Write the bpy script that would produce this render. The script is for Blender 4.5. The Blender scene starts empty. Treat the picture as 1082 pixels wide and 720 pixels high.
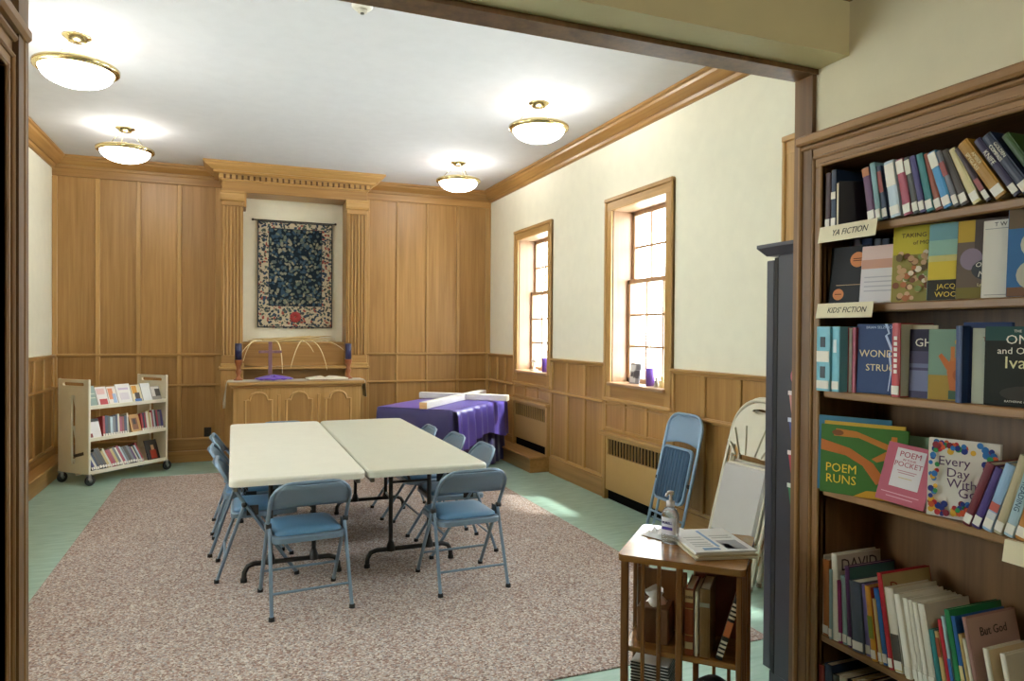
import bpy, bmesh, math, random
from mathutils import Vector, Matrix, Euler

R = math.radians
rnd = random.Random(7)
SC = bpy.context.scene
COL = SC.collection

# ------------------------------------------------------------------ camera, world, exposure
cam_d = bpy.data.cameras.new('camera')
cam = bpy.data.objects.new('camera', cam_d)
COL.objects.link(cam)
cam_d.sensor_fit = 'HORIZONTAL'
cam_d.sensor_width = 36.0
cam_d.lens = 739.1 / 1082 * 36.0
cam_d.clip_start = 0.05
cam.matrix_world = (Matrix.Translation((0, 0, 1.55)) @ Matrix.Rotation(R(-21.763), 4, 'Z')
                    @ Matrix.Rotation(R(90 - 0.599), 4, 'X') @ Matrix.Rotation(R(0.412), 4, 'Z'))
SC.camera = cam

world = bpy.data.worlds.new('world')
SC.world = world
world.use_nodes = True
wn = world.node_tree.nodes
bg = wn['Background']
bg.inputs[0].default_value = (0.93, 0.97, 1.0, 1)
bg.inputs[1].default_value = 17.0

sun_d = bpy.data.lights.new('sun', 'SUN')
sun_d.energy = 9.0
sun_d.angle = R(5)
sun_d.color = (1.0, 0.96, 0.88)
sun = bpy.data.objects.new('sun', sun_d)
COL.objects.link(sun)
sun.location = (8, 3, 9)
sun.rotation_euler = Vector((-0.62, 0.33, -1.35)).to_track_quat('-Z', 'Y').to_euler()

SC.view_settings.view_transform = 'Standard'
SC.view_settings.look = 'None'
SC.view_settings.gamma = 1.0
SC.view_settings.use_curve_mapping = False
SC.view_settings.exposure = 0.42
SC.cycles.use_denoising = True
SC.cycles.max_bounces = 8
SC.cycles.diffuse_bounces = 5
SC.cycles.sample_clamp_indirect = 6.0
SC.cycles.caustics_reflective = False
SC.cycles.caustics_refractive = False

LAMP_W = 16.0       # each bowl lamp in the meeting room
LAMP_NEAR_W = 35.0  # unseen lamp added behind the viewer to brighten the library end

# ------------------------------------------------------------------ materials
def lin(h):
    if isinstance(h, str):
        h = h.lstrip('#')
        c = [int(h[i:i + 2], 16) / 255 for i in (0, 2, 4)]
    else:
        c = h
    return tuple(x / 12.92 if x <= 0.04045 else ((x + 0.055) / 1.055) ** 2.4 for x in c) + (1.0,)

MATS = {}
def base_mat(name):
    m = bpy.data.materials.new(name)
    m.use_nodes = True
    nt = m.node_tree
    return m, nt, nt.nodes['Principled BSDF']

def plain(color, rough=0.5, metal=0.0, spec=0.5, name=None, bump=0.0, bscale=200, sheen=0.0):
    key = ('p', color, rough, metal, spec, bump, bscale, sheen)
    if key in MATS:
        return MATS[key]
    m, nt, b = base_mat(name or 'paint_' + str(color).lstrip('#'))
    n, l = nt.nodes, nt.links
    c = lin(color)
    tc = n.new('ShaderNodeTexCoord')
    no = n.new('ShaderNodeTexNoise'); no.inputs['Scale'].default_value = 9; no.inputs['Detail'].default_value = 3
    l.new(tc.outputs['Object'], no.inputs['Vector'])
    mx = n.new('ShaderNodeMix'); mx.data_type = 'RGBA'
    mx.inputs['A'].default_value = tuple(v * 0.94 for v in c[:3]) + (1,)
    mx.inputs['B'].default_value = tuple(min(1, v * 1.05) for v in c[:3]) + (1,)
    l.new(no.outputs['Fac'], mx.inputs['Factor'])
    l.new(mx.outputs['Result'], b.inputs['Base Color'])
    b.inputs['Roughness'].default_value = rough
    b.inputs['Metallic'].default_value = metal
    b.inputs['Specular IOR Level'].default_value = spec
    if sheen:
        b.inputs['Sheen Weight'].default_value = sheen
    if bump:
        n2 = n.new('ShaderNodeTexNoise'); n2.inputs['Scale'].default_value = bscale
        l.new(tc.outputs['Object'], n2.inputs['Vector'])
        bp = n.new('ShaderNodeBump'); bp.inputs['Strength'].default_value = bump; bp.inputs['Distance'].default_value = 0.002
        l.new(n2.outputs['Fac'], bp.inputs['Height']); l.new(bp.outputs['Normal'], b.inputs['Normal'])
    MATS[key] = m
    return m

def wood(name, dark, light, axis='Z', rough=0.38, fine=1.0, vary=0.10):
    """oak: fine pores and broad growth figure stretched along one axis"""
    key = ('w', name, axis)
    if key in MATS:
        return MATS[key]
    m, nt, b = base_mat(name + '_' + axis.lower())
    n, l = nt.nodes, nt.links
    tc = n.new('ShaderNodeTexCoord')
    oi = n.new('ShaderNodeObjectInfo')
    off = n.new('ShaderNodeVectorMath'); off.operation = 'MULTIPLY_ADD'
    off.inputs[1].default_value = (3.1, 4.7, 5.3)
    l.new(oi.outputs['Random'], off.inputs[0]); l.new(tc.outputs['Object'], off.inputs[2])
    mp = n.new('ShaderNodeMapping')
    s = [34 * fine, 34 * fine, 34 * fine]
    s['XYZ'.index(axis)] = 1.1
    mp.inputs['Scale'].default_value = s
    l.new(off.outputs[0], mp.inputs['Vector'])
    n1 = n.new('ShaderNodeTexNoise'); n1.inputs['Scale'].default_value = 1.0; n1.inputs['Detail'].default_value = 5; n1.inputs['Roughness'].default_value = 0.65
    l.new(mp.outputs[0], n1.inputs['Vector'])
    mp2 = n.new('ShaderNodeMapping')
    s2 = [7.0, 7.0, 7.0]; s2['XYZ'.index(axis)] = 0.55
    mp2.inputs['Scale'].default_value = s2
    l.new(off.outputs[0], mp2.inputs['Vector'])
    n2 = n.new('ShaderNodeTexNoise'); n2.inputs['Scale'].default_value = 1.0; n2.inputs['Detail'].default_value = 3; n2.inputs['Distortion'].default_value = 0.6
    l.new(mp2.outputs[0], n2.inputs['Vector'])
    add = n.new('ShaderNodeMath'); add.operation = 'MULTIPLY_ADD'; add.inputs[1].default_value = 0.55
    l.new(n1.outputs['Fac'], add.inputs[0])
    m2 = n.new('ShaderNodeMath'); m2.operation = 'MULTIPLY'; m2.inputs[1].default_value = 0.45
    l.new(n2.outputs['Fac'], m2.inputs[0]); l.new(m2.outputs[0], add.inputs[2])
    cr = n.new('ShaderNodeValToRGB')
    cr.color_ramp.elements[0].position = 0.30; cr.color_ramp.elements[0].color = lin(dark)
    cr.color_ramp.elements[1].position = 0.68; cr.color_ramp.elements[1].color = lin(light)
    l.new(add.outputs[0], cr.inputs['Fac'])
    hv = n.new('ShaderNodeHueSaturation')
    vm = n.new('ShaderNodeMapRange'); vm.inputs['To Min'].default_value = 1 - vary; vm.inputs['To Max'].default_value = 1 + vary
    l.new(oi.outputs['Random'], vm.inputs['Value']); l.new(vm.outputs[0], hv.inputs['Value'])
    l.new(cr.outputs[0], hv.inputs['Color']); l.new(hv.outputs[0], b.inputs['Base Color'])
    b.inputs['Roughness'].default_value = rough
    bp = n.new('ShaderNodeBump'); bp.inputs['Strength'].default_value = 0.12; bp.inputs['Distance'].default_value = 0.001
    l.new(n1.outputs['Fac'], bp.inputs['Height']); l.new(bp.outputs['Normal'], b.inputs['Normal'])
    MATS[key] = m
    return m

def oak(axis='Z'): return wood('honey_oak', '#86602f', '#b08750', axis)
def oakl(axis='Z'): return wood('light_oak', '#957038', '#bd965f', axis)
def oakw(axis='Z'): return wood('pale_window_oak', '#8c6a4e', '#a98767', axis)
def brown(axis='Z'): return wood('brown_oak', '#6d4c2a', '#a27a4c', axis, rough=0.42)
def shelfw(axis='Y'): return wood('shelf_oak', '#4c3319', '#7d5a34', axis, rough=0.45)
def walnut(axis='Z'): return wood('walnut', '#4f3115', '#85572b', axis, rough=0.35)

def m_plaster(name, color, rough=0.85):
    return plain(color, rough, spec=0.25, name=name, bump=0.15, bscale=60)

def m_carpet():
    m, nt, b = base_mat('speckled_carpet')
    n, l = nt.nodes, nt.links
    tc = n.new('ShaderNodeTexCoord')
    v = n.new('ShaderNodeTexVoronoi'); v.inputs['Scale'].default_value = 115
    l.new(tc.outputs['Object'], v.inputs['Vector'])
    sp = n.new('ShaderNodeSeparateColor'); l.new(v.outputs['Color'], sp.inputs[0])
    cr = n.new('ShaderNodeValToRGB')
    e = cr.color_ramp.elements
    e[0].position = 0.0; e[0].color = lin('#6a5c56')
    e[1].position = 1.0; e[1].color = lin('#c2b9b1')
    for p, c in ((0.22, '#8b7168'), (0.45, '#9f8f86'), (0.62, '#8f8b8c'), (0.8, '#ada097')):
        x = e.new(p); x.color = lin(c)
    l.new(sp.outputs[0], cr.inputs['Fac'])
    no = n.new('ShaderNodeTexNoise'); no.inputs['Scale'].default_value = 2.2; no.inputs['Detail'].default_value = 4
    l.new(tc.outputs['Object'], no.inputs['Vector'])
    mr = n.new('ShaderNodeMapRange'); mr.inputs['To Min'].default_value = 1.02; mr.inputs['To Max'].default_value = 1.2
    l.new(no.outputs['Fac'], mr.inputs['Value'])
    hv = n.new('ShaderNodeHueSaturation'); l.new(cr.outputs[0], hv.inputs['Color']); l.new(mr.outputs[0], hv.inputs['Value'])
    l.new(hv.outputs[0], b.inputs['Base Color'])
    b.inputs['Roughness'].default_value = 0.95
    b.inputs['Specular IOR Level'].default_value = 0.1
    bp = n.new('ShaderNodeBump'); bp.inputs['Strength'].default_value = 0.5; bp.inputs['Distance'].default_value = 0.004
    l.new(v.outputs['Distance'], bp.inputs['Height']); l.new(bp.outputs['Normal'], b.inputs['Normal'])
    return m

def m_vinyl():
    m, nt, b = base_mat('green_vinyl')
    n, l = nt.nodes, nt.links
    tc = n.new('ShaderNodeTexCoord')
    mp = n.new('ShaderNodeMapping'); mp.inputs['Scale'].default_value = (3, 14, 1)
    l.new(tc.outputs['Object'], mp.inputs['Vector'])
    no = n.new('ShaderNodeTexNoise'); no.inputs['Scale'].default_value = 2.0; no.inputs['Detail'].default_value = 6
    l.new(mp.outputs[0], no.inputs['Vector'])
    cr = n.new('ShaderNodeValToRGB')
    cr.color_ramp.elements[0].position = 0.3; cr.color_ramp.elements[0].color = lin('#86a699')
    cr.color_ramp.elements[1].position = 0.7; cr.color_ramp.elements[1].color = lin('#a3bfb2')
    l.new(no.outputs['Fac'], cr.inputs['Fac']); l.new(cr.outputs[0], b.inputs['Base Color'])
    b.inputs['Roughness'].default_value = 0.42
    return m

def m_glass():
    m, nt, b = base_mat('window_glass')
    n, l = nt.nodes, nt.links
    out = n['Material Output']
    tr = n.new('ShaderNodeBsdfTransparent'); tr.inputs[0].default_value = (0.95, 0.98, 0.97, 1)
    gl = n.new('ShaderNodeBsdfGlossy'); gl.inputs['Roughness'].default_value = 0.02
    mx = n.new('ShaderNodeMixShader'); mx.inputs[0].default_value = 0.06
    l.new(tr.outputs[0], mx.inputs[1]); l.new(gl.outputs[0], mx.inputs[2]); l.new(mx.outputs[0], out.inputs[0])
    n.remove(b)
    return m

def m_bowl():
    m, nt, b = base_mat('lit_opal_glass')
    b.inputs['Base Color'].default_value = (0.95, 0.93, 0.88, 1)
    b.inputs['Roughness'].default_value = 0.25
    b.inputs['Emission Color'].default_value = (1.0, 0.95, 0.86, 1)
    b.inputs['Emission Strength'].default_value = 15.0
    return m

def m_tapestry(kind):
    m, nt, b = base_mat('tapestry_' + kind)
    n, l = nt.nodes, nt.links
    tc = n.new('ShaderNodeTexCoord')
    v = n.new('ShaderNodeTexVoronoi'); v.inputs['Scale'].default_value = 27 if kind == 'field' else 34
    w = n.new('ShaderNodeTexNoise'); w.inputs['Scale'].default_value = 9; w.inputs['Detail'].default_value = 3
    l.new(tc.outputs['Object'], w.inputs['Vector'])
    mxv = n.new('ShaderNodeMix'); mxv.data_type = 'RGBA'; mxv.inputs['Factor'].default_value = 0.09
    l.new(tc.outputs['Object'], mxv.inputs['A']); l.new(w.outputs['Color'], mxv.inputs['B'])
    l.new(mxv.outputs['Result'], v.inputs['Vector'])
    cr = n.new('ShaderNodeValToRGB'); e = cr.color_ramp.elements
    sp = n.new('ShaderNodeSeparateColor'); l.new(v.outputs['Color'], sp.inputs[0])
    cc = n.new('ShaderNodeValToRGB'); f = cc.color_ramp.elements; cc.color_ramp.interpolation = 'CONSTANT'
    if kind == 'field':
        cols = ['#56605c', '#7d7d6c', '#3d5260', '#8a8671', '#34495a', '#646d60']
        ground = '#1d2730'
    else:
        cols = ['#39444e', '#4a4a44', '#37485a', '#4d5a52', '#8d4a42', '#2f3a46']
        ground = '#b8ab92'
    f[0].color = lin(cols[0]); f[1].position = 0.18; f[1].color = lin(cols[1])
    for i, p in enumerate((0.34, 0.5, 0.66, 0.84)):
        x = f.new(p); x.color = lin(cols[2 + i])
    l.new(sp.outputs[0], cc.inputs['Fac'])
    e[0].position = 0.46; e[0].color = (1, 1, 1, 1); e[1].position = 0.56; e[1].color = (0, 0, 0, 1)
    l.new(v.outputs['Distance'], cr.inputs['Fac'])
    mx = n.new('ShaderNodeMix'); mx.data_type = 'RGBA'
    mx.inputs['A'].default_value = lin(ground)
    l.new(cr.outputs[0], mx.inputs['Factor']); l.new(cc.outputs[0], mx.inputs['B'])
    l.new(mx.outputs['Result'], b.inputs['Base Color'])
    b.inputs['Roughness'].default_value = 0.95; b.inputs['Specular IOR Level'].default_value = 0.1
    return m

# ------------------------------------------------------------------ mesh builder
class MB:
    def __init__(self):
        self.v = []; self.f = []; self.mi = []; self.sm = []
    def poly(self, pts, faces, mi=0, smooth=False):
        o = len(self.v)
        self.v += [tuple(p) for p in pts]
        for fc in faces:
            self.f.append([o + i for i in fc]); self.mi.append(mi); self.sm.append(smooth)
        return self
    def box(self, x0, y0, z0, x1, y1, z1, mi=0, M=None):
        x0, x1 = min(x0, x1), max(x0, x1); y0, y1 = min(y0, y1), max(y0, y1); z0, z1 = min(z0, z1), max(z0, z1)
        p = [(x0, y0, z0), (x1, y0, z0), (x1, y1, z0), (x0, y1, z0), (x0, y0, z1), (x1, y0, z1), (x1, y1, z1), (x0, y1, z1)]
        if M is not None: p = [M @ Vector(q) for q in p]
        return self.poly(p, [(0, 3, 2, 1), (4, 5, 6, 7), (0, 1, 5, 4), (1, 2, 6, 5), (2, 3, 7, 6), (3, 0, 4, 7)], mi)
    def cbox(self, x0, y0, z0, x1, y1, z1, c=0.004, mi=0, M=None):
        """box with chamfered edges"""
        x0, x1 = min(x0, x1), max(x0, x1); y0, y1 = min(y0, y1), max(y0, y1); z0, z1 = min(z0, z1), max(z0, z1)
        c = min(c, 0.45 * min(x1 - x0, y1 - y0, z1 - z0))
        bm = bmesh.new()
        pts = []
        for sx, X in ((1, x0), (-1, x1)):
            for sy, Y in ((1, y0), (-1, y1)):
                for sz, Z in ((1, z0), (-1, z1)):
                    pts += [(X, Y + sy * c, Z + sz * c), (X + sx * c, Y, Z + sz * c), (X + sx * c, Y + sy * c, Z)]
        for p in pts: bm.verts.new(p)
        bmesh.ops.convex_hull(bm, input=bm.verts)
        bm.verts.index_update()
        vs = [(M @ v.co if M is not None else v.co.copy()) for v in bm.verts]
        self.poly(vs, [[v.index for v in fc.verts] for fc in bm.faces], mi)
        bm.free()
        return self
    def tube(self, pts, r, seg=8, closed=False, mi=0, cap=True, smooth=True, flat=1.0):
        pts = [Vector(p) for p in pts]
        n = len(pts)
        rings = []
        prev = None
        for i in range(n):
            if closed: t = pts[(i + 1) % n] - pts[i - 1]
            elif i == 0: t = pts[1] - pts[0]
            elif i == n - 1: t = pts[-1] - pts[-2]
            else: t = (pts[i + 1] - pts[i]).normalized() + (pts[i] - pts[i - 1]).normalized()
            if t.length < 1e-9: t = Vector((0, 0, 1))
            t.normalize()
            if prev is None:
                a = Vector((0, 0, 1)) if abs(t.z) < 0.9 else Vector((1, 0, 0))
                u = t.cross(a).normalized()
            else:
                u = (prev - t * prev.dot(t)).normalized()
            prev = u
            w = t.cross(u)
            rr = r[i] if isinstance(r, (list, tuple)) else r
            rings.append([pts[i] + (u * math.cos(k * 2 * math.pi / seg) + w * flat * math.sin(k * 2 * math.pi / seg)) * rr for k in range(seg)])
        V = [p for ring in rings for p in ring]
        F = []
        m = n if closed else n - 1
        for i in range(m):
            j = (i + 1) % n
            for k in range(seg):
                k2 = (k + 1) % seg
                F.append((i * seg + k, i * seg + k2, j * seg + k2, j * seg + k))
        self.poly(V, F, mi, smooth)
        if cap and not closed:
            self.poly(rings[0], [list(range(seg))[::-1]], mi)
            self.poly(rings[-1], [list(range(seg))], mi)
        return self
    def lathe(self, prof, cx=0, cy=0, cz=0, seg=24, mi=0, smooth=True, M=None):
        V = []; F = []
        n = len(prof)
        for r, z in prof:
            for k in range(seg):
                a = 2 * math.pi * k / seg
                V.append(Vector((cx + r * math.cos(a), cy + r * math.sin(a), cz + z)))
        if M is not None: V = [M @ v for v in V]
        for i in range(n - 1):
            for k in range(seg):
                k2 = (k + 1) % seg
                F.append((i * seg + k, i * seg + k2, (i + 1) * seg + k2, (i + 1) * seg + k))
        self.poly(V, F, mi, smooth)
        if prof[0][0] > 1e-4: self.poly(V[:seg], [list(range(seg))[::-1]], mi)
        if prof[-1][0] > 1e-4: self.poly(V[-seg:], [list(range(seg))], mi)
        return self
    def sweep(self, prof, p0, p1, ud, vd, m0=0.0, m1=0.0, mi=0):
        """extrude a polygon profile (u,v) from p0 to p1; m0/m1 mitre the ends by m*u along the run"""
        p0, p1, ud, vd = Vector(p0), Vector(p1), Vector(ud), Vector(vd)
        ax = (p1 - p0).normalized()
        n = len(prof)
        A = [p0 + ud * u + vd * v + ax * (m0 * u) for u, v in prof]
        B = [p1 + ud * u + vd * v + ax * (m1 * u) for u, v in prof]
        F = [(i, (i + 1) % n, n + (i + 1) % n, n + i) for i in range(n)] + [list(range(n))[::-1], list(range(n, 2 * n))]
        return self.poly(A + B, F, mi)
    def prism(self, pts2, d0, d1, f):
        """polygon pts2 extruded between d0 and d1; f(a,b,d) -> xyz"""
        n = len(pts2)
        V = [f(a, b, d0) for a, b in pts2] + [f(a, b, d1) for a, b in pts2]
        F = [(i, (i + 1) % n, n + (i + 1) % n, n + i) for i in range(n)] + [list(range(n))[::-1], list(range(n, 2 * n))]
        return self.poly(V, F)
    def mesh(self, name, mats):
        me = bpy.data.meshes.new(name)
        me.from_pydata(self.v, [], self.f)
        if not isinstance(mats, (list, tuple)): mats = [mats]
        for m in mats: me.materials.append(m)
        for p, mi, s in zip(me.polygons, self.mi, self.sm):
            p.material_index = mi; p.use_smooth = s
        bm = bmesh.new(); bm.from_mesh(me)
        bmesh.ops.recalc_face_normals(bm, faces=bm.faces)
        bm.to_mesh(me); bm.free()
        return me
    def obj(self, name, mats, parent=None, **kw):
        return place(name, self.mesh(name, mats), parent, **kw)

def place(name, data, parent=None, loc=None, rot=None, label=None):
    o = bpy.data.objects.new(name, data)
    COL.objects.link(o)
    if parent: o.parent = parent
    if loc: o.location = loc
    if rot: o.rotation_euler = rot
    if label: o['label'] = label
    return o

def tag(o, label, cat, group=None):
    o['label'] = label; o['category'] = cat
    if group: o['group'] = group
    return o

def thing(name, label, cat, loc=(0, 0, 0), rz=0.0, group=None, rot=None):
    o = place(name, None, loc=loc, rot=rot or (0, 0, rz))
    o.empty_display_size = 0.1
    return tag(o, label, cat, group)

def struct(o):
    o['kind'] = 'structure'
    return o

def copy_tree(o, parent=None):
    c = o.copy(); COL.objects.link(c)
    if parent: c.parent = parent
    for ch in o.children: copy_tree(ch, c)
    return c

def conv(curve):
    t = bpy.data.objects.new('tmp', curve); COL.objects.link(t)
    bpy.context.view_layer.update()
    me = bpy.data.meshes.new_from_object(t.evaluated_get(bpy.context.evaluated_depsgraph_get()))
    bpy.data.objects.remove(t)
    return me

TXT = {}
def text_mesh(s, size, mat, shear=0.0, bold=0.0, space=1.0):
    k = (s, round(size, 5), mat.name, shear, bold, space)
    if k not in TXT:
        cu = bpy.data.curves.new('lettering', 'FONT')
        cu.body = s; cu.size = size; cu.align_x = 'CENTER'; cu.align_y = 'CENTER'
        cu.shear = shear; cu.offset = bold; cu.extrude = 0.0003; cu.resolution_u = 2; cu.space_character = space
        me = conv(cu); me.materials.clear(); me.materials.append(mat)
        TXT[k] = me
    return TXT[k]

def text(s, size, mat, parent, loc, rot, sx=1.0, shear=0.0, bold=0.0, space=1.0):
    o = place('lettering', text_mesh(s, size, mat, shear, bold, space), parent, loc, rot)
    o.scale = (sx, 1, 1)
    return o

def plate(name, loops, thick, mat, parent=None, loc=None, rot=None):
    """flat plate cut from closed 2-D loops (holes allowed), centred on z=0"""
    cu = bpy.data.curves.new(name, 'CURVE'); cu.dimensions = '2D'; cu.fill_mode = 'BOTH'; cu.extrude = thick / 2
    for lp in loops:
        sp = cu.splines.new('POLY'); sp.points.add(len(lp) - 1)
        for p, q in zip(sp.points, lp): p.co = (q[0], q[1], 0, 1)
        sp.use_cyclic_u = True
    me = conv(cu); me.materials.clear(); me.materials.append(mat)
    return place(name, me, parent, loc, rot)

def rrect(x0, y0, x1, y1, r, n=5):
    out = []
    for cx, cy, a0 in ((x1 - r, y1 - r, 0), (x0 + r, y1 - r, 90), (x0 + r, y0 + r, 180), (x1 - r, y0 + r, 270)):
        for k in range(n + 1):
            a = R(a0 + 90 * k / n); out.append((cx + r * math.cos(a), cy + r * math.sin(a)))
    return out

# ------------------------------------------------------------------ the setting
XL, XR, YB, YF, ZC = -1.86, 3.30, 9.10, 2.06, 3.48
cream = m_plaster('cream_plaster', '#e4e1cd')
cream_near = m_plaster('cream_plaster_library', '#d9d0b2')
white_ceil = m_plaster('white_ceiling', '#cfd0d2')
glass = m_glass()

struct(MB().box(-2.2, -2.3, -0.12, 3.9, 9.4, 0.0).obj('floor', m_vinyl()))
tag(MB().cbox(-1.07, 2.81, 0.0, 2.55, 8.24, 0.007, 0.003).obj('carpet', m_carpet()),
    'large speckled grey and rose carpet under the tables and chairs', 'carpet')
struct(MB().box(XL - 0.5, YF - 0.08, ZC, XR + 0.5, YB + 0.25, ZC + 0.15).obj('ceiling', white_ceil))
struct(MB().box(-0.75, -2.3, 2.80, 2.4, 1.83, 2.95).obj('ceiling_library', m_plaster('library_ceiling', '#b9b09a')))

# windows along the right wall: (y0, y1) of the outer casing
WINS = [(7.05, 8.15), (4.745, 5.845), (2.44, 3.54)]
WZ0, WZ1 = 1.10, 2.70      # sill top, head of the opening
CW = 0.11
SX = 3.48                  # plane of the sashes
w = MB()
ys = [YF - 0.08]
for a, b in sorted(WINS): ys += [a + CW - 0.01, b - CW + 0.01]
ys.append(YB + 0.2)
for i in range(0, len(ys), 2): w.box(XR, ys[i], 0, XR + 0.32, ys[i + 1], ZC + 0.1)
for i in range(1, len(ys) - 1, 2):
    w.box(XR, ys[i], 0, XR + 0.32, ys[i + 1], WZ0 - 0.03)
    w.box(XR, ys[i], WZ1 + 0.01, XR + 0.32, ys[i + 1], ZC + 0.1)
wall_right = struct(w.obj('wall_right', cream))
LWINS = WINS[1:]           # unseen windows inferred on the opposite wall, added for their daylight
w = MB()
ys = [YF - 0.08]
for a, b in sorted(LWINS): ys += [a + CW - 0.01, b - CW + 0.01]
ys.append(YB + 0.2)
for i in range(0, len(ys), 2): w.box(XL, ys[i], 0, XL - 0.32, ys[i + 1], ZC + 0.1)
for i in range(1, len(ys) - 1, 2):
    w.box(XL, ys[i], 0, XL - 0.32, ys[i + 1], WZ0 - 0.03).box(XL, ys[i], WZ1 + 0.01, XL - 0.32, ys[i + 1], ZC + 0.1)
wall_left = struct(w.obj('wall_left', cream))
wall_back = struct(MB().box(XL, YB + 0.02, 0, XR, YB + 0.2, ZC + 0.1).obj('wall_back', cream))
# wall with the wide opening, its header beam towards the library end
w = MB()
w.box(XL, 1.98, 0, -0.487, YF, ZC + 0.1).box(1.97, 1.98, 0, XR, YF, ZC + 0.1).box(-0.487, 1.98, 2.515, 1.97, YF, ZC + 0.1)
w.box(-0.487, 1.82, 2.515, 1.97, 1.98, 2.95)
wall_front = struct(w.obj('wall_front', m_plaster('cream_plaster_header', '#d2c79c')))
tr = MB()
for a, b in ((-0.469, -0.487), (1.97, 1.952)): tr.box(a, 1.965, 0, b, 2.05, 2.515)
tr.box(-0.487, 1.955, 2.497, 1.97, 2.05, 2.515)
struct(tr.obj('trim_1', shelfw('Z')))
# library end walls
w = MB().box(1.97, -2.3, 2.27, 2.3, 1.98, 2.95).box(1.97, -2.3, 0, 2.3, -0.60, 2.27).box(2.26, -0.60, 0, 2.3, 1.98, 2.27)
struct(w.obj('wall_library_right', cream_near))
w = MB().box(-0.487, -2.3, 2.27, -0.8, 1.98, 2.95).box(-0.487, -2.3, 0, -0.8, -0.60, 2.27).box(-0.76, -0.60, 0, -0.8, 1.98, 2.27)
struct(w.obj('wall_library_left', cream_near))
struct(MB().box(-0.8, -2.45, 0, 2.3, -2.3, 2.95).obj('wall_library_back', cream_near))
t = MB()
pf = [(0, 0), (0.05, 0), (0.05, -0.02), (0.025, -0.07), (0.0, -0.09)]
t.sweep(pf, (-0.487, 1.82, 2.79), (1.97, 1.82, 2.79), (0, -1, 0), (0, 0, 1), 1, -1)
t.sweep(pf, (1.97, 1.82, 2.79), (1.97, -2.3, 2.79), (-1, 0, 0), (0, 0, 1), 1, -1)
t.sweep(pf, (-0.487, 1.82, 2.79), (-0.487, -2.3, 2.79), (1, 0, 0), (0, 0, 1), 1, -1)
struct(t.obj('trim_2', shelfw('X')))

# crown moulding of the meeting room
cp = [(0, 0), (0.145, 0), (0.145, -0.022), (0.125, -0.03), (0.118, -0.05), (0.075, -0.085), (0.055, -0.10), (0.04, -0.10), (0.034, -0.125), (0.02, -0.14), (0, -0.14)]
t = MB()
t.sweep(cp, (XR, YB, ZC), (XR, YF, ZC), (-1, 0, 0), (0, 0, 1), 1, -1)
o = t.obj('trim_3', oak('Y')); struct(o)
t = MB().sweep(cp, (XL, YB, ZC), (XL, YF, ZC), (1, 0, 0), (0, 0, 1), 1, -1)
struct(t.obj('trim_4', oak('Y')))
t = MB()
t.sweep(cp, (XL, YB, ZC), (-0.10, YB, ZC), (0, -1, 0), (0, 0, 1), 1, 0)
t.sweep(cp, (1.50, YB, ZC), (XR, YB, ZC), (0, -1, 0), (0, 0, 1), 0, -1)
struct(t.obj('trim_5', oak('X')))
t = MB().sweep(cp, (XL, YF, ZC), (XR, YF, ZC), (0, 1, 0), (0, 0, 1), 1, -1)
struct(t.obj('trim_6', oak('X')))

# back wall panelling -------------------------------------------------
def back_panels(edges, left, right):
    # edges: list of (x0,x1) panel openings
    rails = [(3.26, ZC - 0.12), (1.245, 1.285), (0.89, 0.92), (0.13, 0.28)]
    for z0, z1 in rails:
        MB().cbox(left, 9.075, z0, right, YB + 0.02, z1, 0.006).obj('rail', oak('X'), wall_back)
    for z in (1.27, 0.91):
        MB().cbox(left, 9.062, z - 0.012, right, 9.08, z + 0.012, 0.005).obj('rail_moulding', oakl('X'), wall_back)
    MB().cbox(left, 9.05, 0, right, YB + 0.02, 0.135, 0.008).obj('plinth', oak('X'), wall_back)
    MB().cbox(left, 9.06, 0.26, right, 9.08, 0.285, 0.006).obj('base_moulding', oakl('X'), wall_back)
    bounds = [left] + [v for e in edges for v in e] + [right]
    for i in range(0, len(bounds), 2):
        a, b = bounds[i], bounds[i + 1]
        if b - a > 0.012:
            MB().cbox(a, 9.072, 0.28, b, YB + 0.02, 3.26, 0.006).obj('stile', oakl('Z'), wall_back)
    for a, b in edges:
        for z0, z1 in ((0.28, 0.89), (0.92, 1.245), (1.285, 3.26)):
            MB().cbox(a - 0.005, 9.092, z0 - 0.005, b + 0.005, YB + 0.025, z1 + 0.005, 0.004).obj('panel', oak('Z'), wall_back)
back_panels([(-1.81, -1.445), (-1.395, -1.035), (-0.985, -0.61), (-0.56, -0.20)], XL, -0.125)
back_panels([(1.636, 1.985), (2.012, 2.385), (2.415, 2.81), (2.85, 3.225)], 1.53, XR)

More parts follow.
